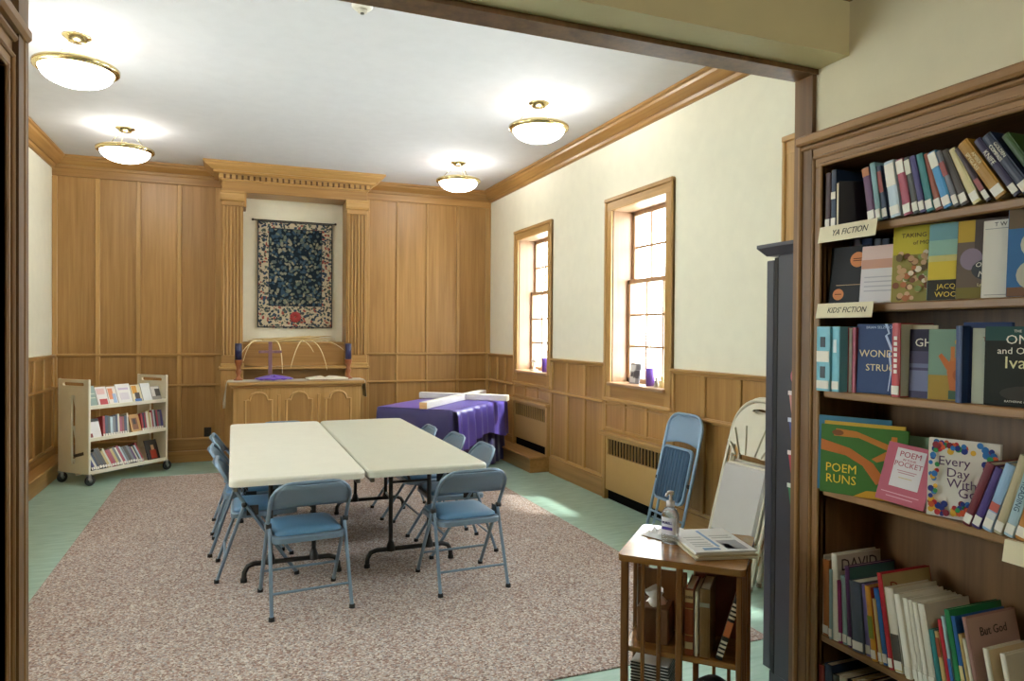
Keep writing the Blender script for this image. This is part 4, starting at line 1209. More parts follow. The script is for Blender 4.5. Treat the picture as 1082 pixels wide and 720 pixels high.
face_book(908, 300, z2, 0.125, 0.195, 0.014, 14, 6, '#dad6d8', 'pale pink and white book facing out beside the black one with orange seals', G2,
          [(rect(0, 0.62, 1, 1), '#d9bfb8'), (rect(0.0, 0.6, 1, 0.76), '#c99a86'), (rect(0.1, 0.2, 0.85, 0.22), '#b7b4bd'), (rect(0.1, 0.28, 0.85, 0.3), '#b7b4bd'), (rect(0.1, 0.36, 0.85, 0.38), '#b7b4bd'), (rect(0.1, 0.44, 0.85, 0.46), '#b7b4bd')], [])
face_book(941.5, 300, z2, 0.175, 0.245, 0.012, 20, 5, '#c9b93e', 'yellow picture book with a crowd of dotted figures facing out', G2,
          [(rect(0, 0, 1, 0.62), '#9a8f4c')] + dots((0, 0, 1, 0.68), 75, 0.055, ['#b5714a', '#d9b48c', '#6d5a3a', '#8a9a5a', '#c9a27a', '#e6d8c0', '#7c4f38'], 4, 0.72),
          [('TAKING CARE', 0.02, 0.52, 0.86, plain('#4a3b1a', 0.5)), ('of MOSES', 0.018, 0.56, 0.76, plain('#4a3b1a', 0.5))])
face_book(979, 300, z2, 0.155, 0.235, 0.018, 16, 5, '#8fb5a5', 'teal and yellow novel with yellow capitals on a black foot, facing out', G2,
          [(rect(0, 0.78, 1, 1), '#6f9aa0'), (rect(0, 0.22, 1, 0.52), '#d2b93c'), (rect(0, 0.5, 1, 0.58), '#c9c07a'), (rect(0, 0, 1, 0.26), '#2c2a22'), (rect(0.82, 0.34, 0.93, 0.62), '#22242a'), (disc(0.875, 0.66, 0.05, 0.66), '#22242a')],
          [('JACQUELINE', 0.021, 0.56, 0.17, plain('#e0c24a', 0.5)), ('WOODSON', 0.023, 0.55, 0.065, plain('#e0c24a', 0.5))], depth=-0.005)
face_book(1009.5, 300, z2, 0.145, 0.232, 0.02, 18, 5, '#6b5c50', 'brown and mauve novel facing out beside the teal and yellow one', G2,
          [(rect(0, 0.72, 1, 1), '#b99a3c'), (rect(0.3, 0.55, 1, 1), '#4f4440'), (disc(0.25, 0.5, 0.2, 0.7), '#8a7a8a'), (disc(0.62, 0.68, 0.13, 1.2), '#b58f6a'), (rect(0, 0, 1, 0.14), '#7a6f38'), (disc(0.62, 0.36, 0.36, 0.4), '#3c4046')],
          [('One for the', 0.020, 0.66, 0.42, WHITE_T, 1.0, 0.2), ('Murphys', 0.024, 0.66, 0.30, WHITE_T, 1.0, 0.2), ('Lynda Mullaly', 0.012, 0.6, 0.17, plain('#e5dca0', 0.5))])
face_book(1036.5, 300, z2, 0.13, 0.222, 0.016, 16, 5, '#e0dbce', 'plain white book lettered TWIRL facing out on the kids fiction shelf', G2,
          [(rect(0.02, 0.885, 0.98, 0.892), '#8a8a8a'), (disc(0.86, 0.5, 0.07, 0.35), '#33302c'), (rect(0.05, 0.03, 0.6, 0.04), '#a29c90')], [('T W I R L', 0.016, 0.45, 0.94, BLACK_T)])
face_book(1063, 300, z2, 0.16, 0.252, 0.014, 16, 4, '#3f6f9f', 'blue and brown book with two pale discs facing out, cut by the shelf end', G2,
          [(rect(0, 0.74, 1, 1), '#6d5c48'), (rect(0, 0, 1, 0.1), '#7a5a44'), (disc(0.45, 0.56, 0.27, 0.62), '#c9c6b4'), (disc(0.4, 0.23, 0.27, 0.62), '#b9b8a8')], [], depth=-0.012)
# books standing behind the faced-out ones
spine_row([(872, 884, 0, 0.235, 0.10, '#3a1a22'), (885, 897, 0, 0.228, 0.10, '#22344d'), (898, 909, 0, 0.24, 0.10, '#33202a'), (910, 921, 0, 0.236, 0.10, '#27406e'), (922, 930, 0, 0.23, 0.10, '#47505e'), (931, 939, 0, 0.226, 0.10, '#22344d')],
          SH[1], 300, 'half hidden behind the faced-out books', 'books behind the faced-out ones', xs=2.085)

z3 = SH[2]; G3 = 'books on the shelf below the kids fiction sign'
spine_row([(862.5, 877, 0, 0.225, 0.15, '#76bacb', {'label': 'sky blue book at the far end of the shelf below KIDS FICTION', 'bands': [(0.45, 0.62, '#e8e3d4')], 'dashes': [(0.68, 0.84, '#2a3a44'), (0.2, 0.38, '#2a3a44')], 'side': '#6aaec0', 'dx': -0.045}),
           (878, 887, 0, 0.225, 0.15, '#76bacb', {'label': 'sky blue book with a white spine foot beside the pink-striped ones', 'dashes': [(0.6, 0.8, '#dfe8ea')], 'side': '#6aaec0', 'dx': -0.035}),
           (892, 896, 0, 0.222, 0.14, '#b23a40', {'lab': False}), (896.3, 899.5, 0, 0.22, 0.14, '#e8e3d4', {'lab': False}), (900, 904, 0, 0.222, 0.14, '#a24458', {'lab': False})],
          z3, 400, 'on the shelf below KIDS FICTION', G3)
face_book(904, 400, z3, 0.155, 0.232, 0.045, 12, 2, '#27406e', 'royal blue faced-out book with pale title letters and a lightning bolt', G3,
          [([(0.6, 1.0), (0.66, 1.0), (0.72, 0.86), (0.66, 0.84), (0.8, 0.62), (0.74, 0.6), (0.78, 0.34), (0.72, 0.05), (0.7, 0.05), (0.745, 0.34), (0.69, 0.58), (0.75, 0.61), (0.61, 0.83), (0.68, 0.87)], '#b9cbe6')],
          [('WONDER', 0.034, 0.56, 0.57, plain('#d9c9a0', 0.5)), ('STRUCK', 0.032, 0.6, 0.37, plain('#d9c9a0', 0.5)), ('BRIAN SELZNICK', 0.012, 0.5, 0.95, plain('#b9cbe6', 0.5))], xs=1.965)
spine_one(942, 951, 0, 0.235, 0.15, '#b23a40', z3, 400, {'label': 'red spine with white marks beside the royal blue lightning-bolt book', 'dashes': [(0.32 + 0.075 * q_, 0.37 + 0.075 * q_, '#efe6dc') for q_ in range(7)], 'side': '#cfc9b4', 'dx': -0.014}, G3)
face_book(952, 400, z3, 0.10, 0.228, 0.012, 20, 2, '#cfc7ae', 'cream book facing out between the red spine and the purple-grey novel', G3, [(disc(0.75, 0.35, 0.22, 0.8), '#3a3632')])
face_book(960.5, 400, z3, 0.135, 0.215, 0.02, 16, 2, '#54506e', 'purple-grey novel with white capitals facing out beside the hand book', G3,
          [(rect(0, 0.68, 1, 1), '#2f2c44'), (rect(0, 0.1, 1, 0.4), '#7f84a8'), (rect(0, 0.44, 1, 0.5), '#767a9c'), ([(0.45, 0.1), (0.95, 0.1), (0.8, 0.4), (0.55, 0.38)], '#3a8a70'), ([(0.42, 0.3), (0.9, 0.55), (0.95, 0.4), (0.6, 0.25)], '#c9b9b4')],
          [('GHOST', 0.036, 0.55, 0.8, WHITE_T)])
face_book(980.5, 400, z3, 0.135, 0.215, 0.022, 16, 2, '#7d9a86', 'olive and teal book with a raised orange hand on its cover', G3,
          [(rect(0, 0, 1, 0.35), '#a98a3a'), (rect(0.42, 0.02, 0.88, 0.14), '#3f5a42'), ([(0.45, 0.14), (0.85, 0.14), (0.9, 0.45), (0.85, 0.6), (0.45, 0.6), (0.38, 0.4)], '#c9713a'),
           ([(0.38, 0.42), (0.2, 0.62), (0.26, 0.66), (0.45, 0.52)], '#c9713a')] + [(rect(0.45 + 0.1 * k, 0.55, 0.53 + 0.1 * k, 0.80 - 0.03 * abs(k - 1.5)), '#cf7d40') for k in range(4)] + [(disc(0.62, 0.36, 0.12, 0.7), '#b55f30'), (disc(0.65, 0.82, 0.12, 0.5), '#d9a83c')])
spine_one(1009.5, 1016.5, 0, 0.225, 0.14, '#27406e', z3, 400, {'label': 'navy-blue spine between the orange hand book and a darker blue book', 'dx': 0.0, 'lab': False}, G3)
face_book(1017, 400, z3, 0.12, 0.235, 0.02, 18, 2, '#2b3c66', 'dark blue book with a red shape, behind the pale grey-green one', G3, [(disc(0.5, 0.3, 0.22, 0.6), '#7a2f38')])
face_book(1027, 400, z3, 0.125, 0.218, 0.014, 18, 2, '#b9bfae', 'pale grey-green book with a dark standing figure on its cover', G3, [([(0.5, 0.1), (0.85, 0.1), (0.8, 0.6), (0.6, 0.62)], '#3d3a36'), (disc(0.7, 0.66, 0.1, 0.6), '#4a443e')], [('THE SAME', 0.018, 0.52, 0.85, plain('#8d2f33', 0.5))])
face_book(1040, 400, z3, 0.185, 0.222, 0.026, 16, 2, '#20241f', 'large black-green book with white title lettering facing out', G3,
          [(rect(0, 0.82, 1, 1), '#2a4f4c'), (disc(0.6, 0.16, 0.4, 0.25), '#3a3733')],
          [('THE', 0.010, 0.42, 0.94, WHITE_T), ('ONE', 0.036, 0.47, 0.83, WHITE_T), ('and ONLY', 0.026, 0.47, 0.69, WHITE_T), ('Ivan', 0.048, 0.46, 0.54, plain('#e6dfae', 0.5)), ('KATHERINE APPLEGATE', 0.008, 0.5, 0.06, WHITE_T)])

z4 = SH[3]; G4 = 'books on the poetry shelf'
face_book(864, 500, z4, 0.235, 0.262, 0.010, 24, 3, '#3d7590', 'teal picture book standing behind the green one with orange paths', G4, depth=-0.045)
face_book(870, 500, z4, 0.255, 0.247, 0.010, 24, 3, '#c9a63c', 'yellow picture book between the teal one and the green one', G4, depth=-0.057)
face_book(866.5, 505, z4, 0.275, 0.236, 0.012, 24, 3, '#3f6f2c', 'green picture book with orange paths and yellow POEM RUNS lettering', G4,
          [([(0.0, 0.62), (0.0, 0.78), (0.35, 0.68), (0.62, 0.5), (0.75, 0.3), (0.66, 0.2), (0.5, 0.45), (0.3, 0.57)], '#b96a2c'), ([(0.15, 0.84), (0.18, 0.95), (0.42, 0.93), (0.80, 0.78), (0.82, 0.9), (0.88, 0.9), (0.88, 0.62), (0.66, 0.52), (0.6, 0.56), (0.78, 0.7), (0.45, 0.84)], '#b9752c'),
           (disc(0.2, 0.89, 0.07, 0.6), '#7d4a22'), ([(0.4, 0.0), (0.55, 0.1), (0.8, 0.12), (1.0, 0.06), (1.0, 0.0)], '#c9992c')],
          [('POEM', 0.042, 0.25, 0.37, plain('#e8c832', 0.5), 0.95), ('RUNS', 0.042, 0.25, 0.21, plain('#e8c832', 0.5), 0.95)], depth=-0.071)
face_book(926, 520, z4, 0.15, 0.215, 0.03, 14, 10, '#b9a98a', 'pale thin book mostly hidden behind the pink poem book', G4, [(rect(0, 0.7, 1, 1), '#7fa07a')], depth=0.04)
face_book(925, 520, z4, 0.150, 0.190, 0.022, 14, 16, '#b55a6c', 'pink book with a white title panel leaning back beside the green one', G4,
          [(rect(0.2, 0.27, 0.8, 0.93), '#d9d4d6'), (rect(0.3, 0.545, 0.7, 0.56), '#b98a94'), (rect(0.33, 0.51, 0.67, 0.525), '#b98a94'), (rect(0.36, 0.43, 0.64, 0.445), '#c9b48a'), (rect(0.08, 0.15, 0.86, 0.165), '#d9a3b0'), (rect(0.2, 0.09, 0.75, 0.105), '#d9a3b0')], [('POEM', 0.026, 0.5, 0.83, plain('#a8455a', 0.5)), ('IN YOUR', 0.010, 0.5, 0.74, plain('#a8455a', 0.5)), ('POCKET', 0.023, 0.5, 0.66, plain('#a8455a', 0.5))], depth=-0.045, roll=6)
beads = ['#b3262e', '#2f6fae', '#d9a832', '#2f8a4a', '#1f2f7a', '#c9572c', '#7d1f2a']
EV = [(rect(0, 0, 1, 1), '#ddd8cc')] + dots((0, 0.80, 1, 1), 34, 0.05, beads, 8, 0.85) + dots((0, 0, 1, 0.26), 60, 0.05, beads, 9, 0.85) + dots((0, 0.2, 0.2, 0.85), 16, 0.045, beads, 10, 0.85) + dots((0.78, 0.2, 1, 0.85), 24, 0.045, beads, 11, 0.85)
face_book(979.5, 540, z4, 0.186, 0.235, 0.018, 18, 4, '#d4cfc2', 'white book with purple lettering edged with coloured beads', G4, EV,
          [('Every', 0.038, 0.40, 0.72, plain('#4a2350', 0.5)), ('Day', 0.038, 0.46, 0.58, plain('#4a2350', 0.5)), ('With', 0.038, 0.52, 0.45, plain('#4a2350', 0.5)), ('God', 0.040, 0.66, 0.34, plain('#4a2350', 0.5))], depth=-0.01)
for p0, p1, ln, h, d, c, ex in ((1017, 1026, -20, 0.200, 0.14, '#6d1f2c', {'label': 'burgundy book leaning away from the bead-edged white book'}),
                                (1027, 1036, -20, 0.192, 0.14, '#3f2a70', {'label': 'deep purple leaning book next to the burgundy one on the poetry shelf'}),
                                (1038, 1049, -18, 0.205, 0.14, '#8fb0d0', {'label': 'powder blue leaning book with a red band on the poetry shelf', 'bands': [(0.3, 0.42, '#b9554a'), (0.1, 0.28, '#c9cdd2')]}),
                                (1050, 1060, -17, 0.235, 0.15, '#b5a988', {'label': 'beige ridged book leaning on the poetry shelf'}),
                                (1061, 1072, -16, 0.215, 0.15, '#a9c5d0', {'label': 'light blue book lettered READING leaning on the poetry shelf', 'txt': [('READING', 0.02, 0.55, plain('#33506b', 0.5))]}),
                                (1073, 1084, -15, 0.20, 0.15, '#c2873a', {'label': 'apricot book at the open end of the poetry shelf row'})):
    ex['dx'] = -0.004
    spine_one(p0, p1, ln, h, d, c, z4, 560, ex, G4)

z5 = SH[4]
KT = 'on the picture book shelf'
sh5 = [(866, 869, 0, 0.285, 0.23, '#d8d2c0', {'lab': True}), (869.5, 876, 1, 0.27, 0.22, '#b06a38'), (876.3, 879.5, 1, 0.245, 0.22, '#8aa3a3'),
       (880, 886, 2, 0.302, 0.21, '#e8e3d4', {'label': 'tall white picture book lettered DAVID on its board', 'side': '#cfc6b6', 'sidetxt': [('DAVID', 0.058, 0.105, 0.262, plain('#3a2a26', 0.5))], 'lab': False}),
       (886.5, 890, 3, 0.215, 0.2, '#8c2b5e'), (890.5, 896, 3, 0.235, 0.2, '#8aa3a3'), (896.5, 901, 4, 0.275, 0.22, '#55305f', {'side': '#3d6a66'}),
       (901.5, 914, 5, 0.235, 0.2, '#47505e'), (916, 921.5, 7, 0.235, 0.2, '#8077b8'), (922, 927.5, 8, 0.24, 0.21, '#c98f2c', {'side': '#a3341f', 'bands': [(0.3, 0.6, '#7a8a2c')]}),
       (930, 933.7, 9, 0.205, 0.19, '#c7ae74'), (934, 940, 10, 0.24, 0.2, '#2a62a8'), (940.5, 945.5, 10, 0.30, 0.225, '#b32430', {'side': '#b5a070', 'label': 'tall scarlet picture book leaning on the picture book shelf, cream print on its board', 'sidetxt': [('D', 0.05, 0.05, 0.25, plain('#8d2f1f', 0.5))]}),
       (947, 957, 10, 0.26, 0.2, '#d8d2c0', {'bands': [(0.12, 0.45, '#4a453c'), (0.02, 0.12, '#c9a63c')]}), (958.5, 965, 11, 0.255, 0.2, '#e8e3d4')]
for k, (a, b) in enumerate(((967.5, 973), (973.3, 978.3), (978.6, 983.5), (983.8, 992.5))):
    sh5.append((a, b, 11, 0.248, 0.2, '#d8d2c0' if k % 2 else '#e8e3d4', {'label': ['white-spined picture book first in the run of four white spines, beside another white book', 'cream-spined picture book second in the run of four pale spines', 'white-spined picture book third in the run of four pale spines', 'thicker cream picture book last in the run of four pale spines, beside teal'][k]}))
sh5 += [(993, 998.5, 11, 0.185, 0.18, '#2f7d80'), (999, 1004, 11, 0.185, 0.18, '#c7ae74', {'bands': [(0.6, 0.9, '#93482a')]}), (1005, 1009.5, 11, 0.225, 0.19, '#b32430'), (1010, 1014, 11, 0.24, 0.2, '#a9c5d0', {'bands': [(0.1, 0.5, '#2a62a8')]}),
        (1015, 1021, 11, 0.265, 0.23, '#1f7d4a'), (1021.5, 1027.5, 12, 0.25, 0.22, '#2a62a8', {'bands': [(0.25, 0.45, '#d6c892')]}), (1028, 1032, 12, 0.205, 0.19, '#c7ae74'), (1032.5, 1036, 12, 0.2, 0.19, '#e8e3d4'),
        (1036.5, 1041, 12, 0.262, 0.215, '#a9837c', {'label': 'dusty mauve picture book with black script on its board', 'side': '#b99a8e', 'sidetxt': [('But God', 0.034, 0.105, 0.215, plain('#2a2320', 0.5))]}),
        (1055, 1061, 12, 0.2, 0.16, '#d8d2c0', {'label': 'cream book in front of the dusty mauve picture book', 'side': '#cdb78e'}), (1074, 1080, 12, 0.2, 0.16, '#e8e3d4', {'label': 'white book at the near end of the picture book row', 'side': '#d8d2c0'})]
spine_row(sh5, z5, 690, KT, 'picture books on the low shelf', xs=1.968)
z6 = SH[5]
cs6 = ['#8d3c34', '#22344d', '#3a3d3c', '#d8d2c0', '#161616', '#c7ae74', '#33202a', '#8aa3a3', '#433a30', '#d8d2c0', '#22344d', '#6f7076']
px = 867.0; sh6 = []
for i, c in enumerate(cs6):
    w_ = rnd.choice((5, 6, 7, 8)); sh6.append((px, px + w_, 4, rnd.uniform(0.25, 0.275), 0.2, c, {'dx': 0.005})); px += w_ + 0.6
spine_row(sh6, z6, 720, 'on the lowest bookcase shelf', 'books on the lowest bookcase shelf')

# shelf signs
card = plain('#e3d9b8', 0.7, name='sign_card')
def sign(px0, px1, row_y, z0, z1, words, label):
    ya, yb_ = along(px0, row_y), along(px1, row_y)
    wd = ya - yb_
    S_ = thing('shelf_sign', label, 'sign', (1.936, ya, z1), R(-90), group='shelf signs on the bookcase')
    h_ = z1 - z0
    M_ = Matrix.Rotation(R(-10), 4, 'X')
    MB().box(0, -0.001, -h_, wd, 0.0008, 0.0, M=M_).box(0, -0.0005, -0.0012, wd, 0.014, 0.0).obj('card', card, S_)
    if words: text(words, h_ * 0.52, BLACK_T, S_, M_ @ Vector((wd * 0.55, -0.0016, -h_ * 0.5)), (R(80), 0, 0), 0.92, 0.2)
sign(873, 934, 245, 1.875, 1.932, 'YA FICTION', 'cream card sign lettered YA FICTION on the shelf edge')
sign(870, 930, 325, 1.610, 1.662, "KIDS' FICTION", 'cream card sign lettered KIDS FICTION on the shelf edge')
sign(1070, 1100, 590, 0.945, 1.004, '', 'blank-looking cream card sign on the edge of the poetry shelf')

# ------------------------------------------------------------------ book truck
TK = thing('book_truck', 'cream steel book truck on black casters with three sloping shelves', 'book cart', (-1.155, 8.455, 0), R(45.5))
tcream = plain('#e2ddc9', 0.4, name='cream_steel')
TLX, TDY = 0.455, 0.215
for s in (-1, 1):
    lp = rrect(-TDY, 0.115, TDY, 1.055, 0.02, 3)
    slot = rrect(-TDY + 0.06, 0.99, TDY - 0.06, 1.025, 0.015, 3)
    mid = rrect(-0.028, 0.20, 0.032, 0.90, 0.01, 2)
    E_ = plate('end_panel', [lp, slot, mid], 0.022, tcream, TK, (s * TLX, 0, 0), (R(90), 0, R(90)))
    for yy in (-TDY, TDY):
        MB().cbox(s * TLX - 0.013, yy - 0.012, 0.10, s * TLX + 0.013, yy + 0.012, 1.06, 0.006).obj('corner_post', tcream, TK)
    for yy in (-TDY + 0.01, TDY - 0.01):
        W_ = MB().lathe([(0, -0.013), (0.048, -0.013), (0.052, -0.006), (0.052, 0.006), (0.048, 0.013), (0, 0.013)], seg=20,
                        M=Matrix.Translation((s * TLX + 0.018, yy, 0.0525)) @ Matrix.Rotation(R(90), 4, 'X')).obj('caster_wheel', plain('#1a1a1c', 0.5), TK)
        MB().lathe([(0, -0.015), (0.018, -0.015), (0.018, 0.015), (0, 0.015)], seg=12, M=Matrix.Translation((s * TLX + 0.018, yy, 0.0525)) @ Matrix.Rotation(R(90), 4, 'X')).obj('hub', plain('#9a9a98', 0.3, 0.8), W_)
        MB().cbox(s * TLX - 0.012, yy - 0.02, 0.06, s * TLX + 0.02, yy - 0.015, 0.12, 0.002).cbox(s * TLX - 0.012, yy + 0.015, 0.06, s * TLX + 0.02, yy + 0.02, 0.12, 0.002).cbox(s * TLX - 0.02, yy - 0.022, 0.106, s * TLX + 0.022, yy + 0.022, 0.118, 0.002).obj('fork', plain('#9a9a98', 0.3, 0.8), W_)
SLOPE = 14
shelf_M = []
for zf in (0.79, 0.47, 0.14):
    M = Matrix.Translation((0, -TDY + 0.004, zf)) @ Matrix.Rotation(R(-SLOPE), 4, 'X')
    shelf_M.append(M)
    S_ = MB().box(-TLX + 0.011, 0.0, -0.004, TLX - 0.011, 0.215, 0.0, M=M).box(-TLX + 0.011, 0.21, -0.004, TLX - 0.011, 0.214, 0.17, M=M).obj('shelf', tcream, TK)
    MB().cbox(-TLX + 0.011, -TDY - 0.008, zf - 0.03, TLX - 0.011, -TDY + 0.006, zf + 0.008, 0.003).obj('shelf_lip', tcream, S_)
trM = Matrix.Translation((-1.155, 8.455, 0)) @ Matrix.Rotation(R(45.5), 4, 'Z')
def truck_book(M, x, t, h, d, col, lean, label, group, face=False, art=None, y=0.012):
    B = thing('book', label, 'book', group=group)
    if face:
        M2 = trM @ M @ Matrix.Translation((x, y, 0.0)) @ Matrix.Rotation(R(-6), 4, 'X') @ Matrix.Rotation(R(lean), 4, 'Y')
        B.matrix_world = M2 @ Matrix.Translation((0, 0, 0.001))
        c = plain(col, 0.35)
        MB().cbox(0, 0, 0, t, 0.014, h, 0.001).obj('cover', c, B)
        MB().box(0.003, 0.002, h - 0.001, t - 0.003, 0.012, h + 0.0006).obj('pages', PAGE, B)
        for k, (a, b, c2, d2, cc) in enumerate(art or []):
            MB().box(a * t, -0.0006 - 0.0002 * k, b * h, c2 * t, 0.0005, d2 * h).obj('cover_print', plain(cc, 0.4), B)
    else:
        M2 = trM @ M @ Matrix.Translation((x, y, 0.001 + max(0, math.sin(R(-lean))) * t)) @ Matrix.Rotation(R(lean), 4, 'Y')
        B.matrix_world = M2
        c = plain(col, 0.4)
        e = min(0.003, t * 0.2)
        MB().box(0, 0, 0, e, d, h).box(t - e, 0, 0, t, d, h).box(0, 0, 0, t, 0.003, h).obj('cover', c, B)
        MB().box(e, 0.003, 0.002, t - e, d - 0.003, h - 0.002).obj('pages', PAGE, B)
        if t > 0.012: MB().box(t * 0.08, -0.0012, 0.006, t * 0.92, 0.001, 0.032).obj('spine_label', LAB, B)
PAL = ['#22344d', '#e8e3d4', '#a24458', '#b9cbd3', '#8d3c34', '#d8d2c0', '#403a72', '#3a3d3c', '#55305f', '#e8e3d4', '#2a62a8', '#b23a40', '#6f7076', '#433a30', '#c7ae74', '#d8d2c0']
def truck_row(M, x0, x1, seed, leanf, where, group, first=0):
    q = random.Random(seed); x = x0; items = []
    last = None
    while x < x1:
        t = q.uniform(0.014, 0.030); c = q.choice(PAL)
        while c == last: c = q.choice(PAL)
        last = c
        ln = leanf(x)
        items.append((x, t, q.uniform(0.185, 0.225), c, ln)); x += t / math.cos(R(ln)) + 0.0012
    for i, (x, t, h, c, ln) in enumerate(items):
        nb = [cname(items[j][3]) for j in (i - 1, i + 1) if 0 <= j < len(items)]
        lb = f'{cname(c)} book {where}, ' + (f'between {nb[0]} and {nb[1]}' if len(nb) == 2 else f'at the row end by {nb[0]}')
        truck_book(M, x, t, h, 0.14, c, ln, lb, group)
    return x
Gm = 'books on the middle truck shelf'
truck_book(shelf_M[1], -0.435, 0.135, 0.20, 0.14, '#dcd8d6', 0, 'white faced-out book with a black top band at the end of the middle truck shelf', Gm, True, [(0, 0.84, 1, 1, '#1a1a1a'), (0.05, 0.05, 0.3, 0.25, '#8d3c34')])
xe = truck_row(shelf_M[1], -0.29, 0.00, 5, lambda x: 8, 'on the middle truck shelf', Gm)
truck_book(shelf_M[1], 0.035, 0.12, 0.195, 0.14, '#b98a4a', 0, 'amber faced-out book with a dark figure on the middle truck shelf', Gm, True, [(0.2, 0.15, 0.75, 0.8, '#7d4a22'), (0.3, 0.45, 0.6, 0.75, '#3a2418')], y=0.004)
truck_row(shelf_M[1], 0.165, 0.415, 9, lambda x: 3, 'far along the middle truck shelf', Gm)
Gb = 'books on the bottom truck shelf'
truck_row(shelf_M[2], -0.405, 0.19, 21, lambda x: -20, 'on the bottom truck shelf', Gb)
truck_book(shelf_M[2], 0.245, 0.15, 0.225, 0.14, '#2a2624', 0, 'dark faced-out book with a red figure at the end of the bottom truck shelf', Gb, True, [(0.28, 0.08, 0.78, 0.5, '#a3341f'), (0.42, 0.5, 0.66, 0.74, '#c9a27a')])
Gt = 'books facing out on the truck top'
for x, wd, h, c, lb, art in ((-0.435, 0.105, 0.215, '#8fa096', 'grey-green book facing out on the truck top beside the end panel', [(0.1, 0.6, 0.9, 0.64, '#c9cdb8'), (0.1, 0.4, 0.9, 0.44, '#c9cdb8')]),
                             (-0.325, 0.12, 0.20, '#ddd6d4', 'white and red book facing out on the truck top', [(0.2, 0.05, 0.9, 0.35, '#b23a40'), (0.1, 0.6, 0.8, 0.9, '#d9b3b0')]),
                             (-0.20, 0.10, 0.195, '#e3dad2', 'white book with an orange and blue picture on the truck top', [(0.1, 0.3, 0.6, 0.9, '#d98a62'), (0.5, 0.1, 0.9, 0.6, '#9fb5d6')]),
                             (-0.095, 0.165, 0.215, '#e6e3e0', 'larger white book with faint print facing out on the truck top', [(0.15, 0.7, 0.85, 0.8, '#c9b9d0'), (0.2, 0.2, 0.8, 0.55, '#d6cfd6')]),
                             (0.075, 0.115, 0.195, '#d8cfae', 'patterned cream book with amber and blue blocks on the truck top', [(0.1, 0.5, 0.6, 0.95, '#c98f2c'), (0.3, 0.2, 0.8, 0.55, '#4a4038'), (0.2, 0.03, 0.9, 0.2, '#4a6fae')]),
                             (0.20, 0.115, 0.205, '#dfe2e2', 'pale grey-white book facing out on the truck top', []),
                             (0.305, 0.125, 0.165, '#8a8480', 'grey book with a black and white photograph on the truck top', [(0.1, 0.3, 0.9, 0.95, '#c9c4c0'), (0.45, 0.3, 0.95, 0.8, '#3a3632')])):
    truck_book(shelf_M[0], x, wd, h, 0.1, c, 0, lb, Gt, True, art, y=0.03)

# ------------------------------------------------------------------ dark cabinet by the opening
CB = thing('tall_cabinet', 'tall black-brown cabinet standing just beyond the opening', 'cabinet', (2.65, 2.28, 0))
dk = plain('#2b2a33', 0.4, name='dark_cabinet'); 
MB().cbox(-0.44, -0.205, 0.06, 0.44, 0.13, 1.90, 0.004).obj('body', dk, CB)
MB().cbox(-0.43, -0.19, 0.0, 0.43, 0.17, 0.06, 0.003).obj('plinth', dk, CB)
MB().cbox(-0.44, 0.13, 0.06, 0.44, 0.152, 1.89, 0.002).obj('door_gap_shade', plain('#0e0d10', 0.6), CB)  # near-black slab paints the shade of the gap behind the doors
for s in (-1, 1):
    d_ = MB().cbox(s * 0.223 - 0.217, 0.152, 0.07, s * 0.223 + 0.217, 0.20, 1.88, 0.004).obj('door', plain('#34343f', 0.35), CB)
    MB().lathe([(0, 0), (0.008, 0), (0.014, 0.02), (0.0, 0.028)], seg=12, M=Matrix.Translation((s * 0.03, 0.2, 1.0)) @ Matrix.Rotation(R(-90), 4, 'X')).obj('knob', plain('#8a8a88', 0.3, 0.9), d_)
MB().sweep([(-0.2, 0), (0.0, 0), (0.03, 0.035), (0.03, 0.05), (-0.2, 0.05)], (-0.44, 0.20, 1.90), (0.44, 0.20, 1.90), (0, 1, 0), (0, 0, 1), -1, 1).sweep(
    [(-0.43, 0), (0.0, 0), (0.03, 0.035), (0.03, 0.05), (-0.43, 0.05)], (-0.44, -0.205, 1.90), (-0.44, 0.20, 1.90), (-1, 0, 0), (0, 0, 1), 0, 1).obj('cornice', plain('#3a3942', 0.4), CB)
for z, c, rm, nm in ((1.375, '#c9717d', None, 'round pink'), (1.265, '#c98d84', '#e6dcd8', 'salmon'), (1.15, '#3a4a86', '#c9d3e6', 'blue'), (1.01, '#b3384a', '#e6d8d8', 'red'), (0.87, '#2f7a58', '#d8e3dc', 'green')):
    K = thing('paper_cutout', f'small {nm} paper ' + ('disc' if rm is None else 'cup with white rim') + ' stuck on the dark cabinet side', 'paper cutout', (2.2095, 2.288, z), group='paper shapes on the cabinet side')
    if rm is None:
        MB().lathe([(0, -0.002), (0.038, -0.002), (0.038, 0.002), (0, 0.002)], seg=20, M=Matrix.Rotation(R(90), 4, 'Y')).obj('disc', plain(c, 0.6), K)
    else:
        MB().prism([(-0.03, -0.05), (0.03, -0.05), (0.045, 0.03), (-0.045, 0.03)], -0.002, 0.002, lambda a, b, d: (d, a, b)).obj('cup', plain(c, 0.6), K)
        MB().prism([(-0.05, 0.03), (0.05, 0.03), (0.05, 0.048), (-0.05, 0.048)], -0.003, 0.002, lambda a, b, d: (d, a, b)).obj('rim', plain(rm, 0.6), K)

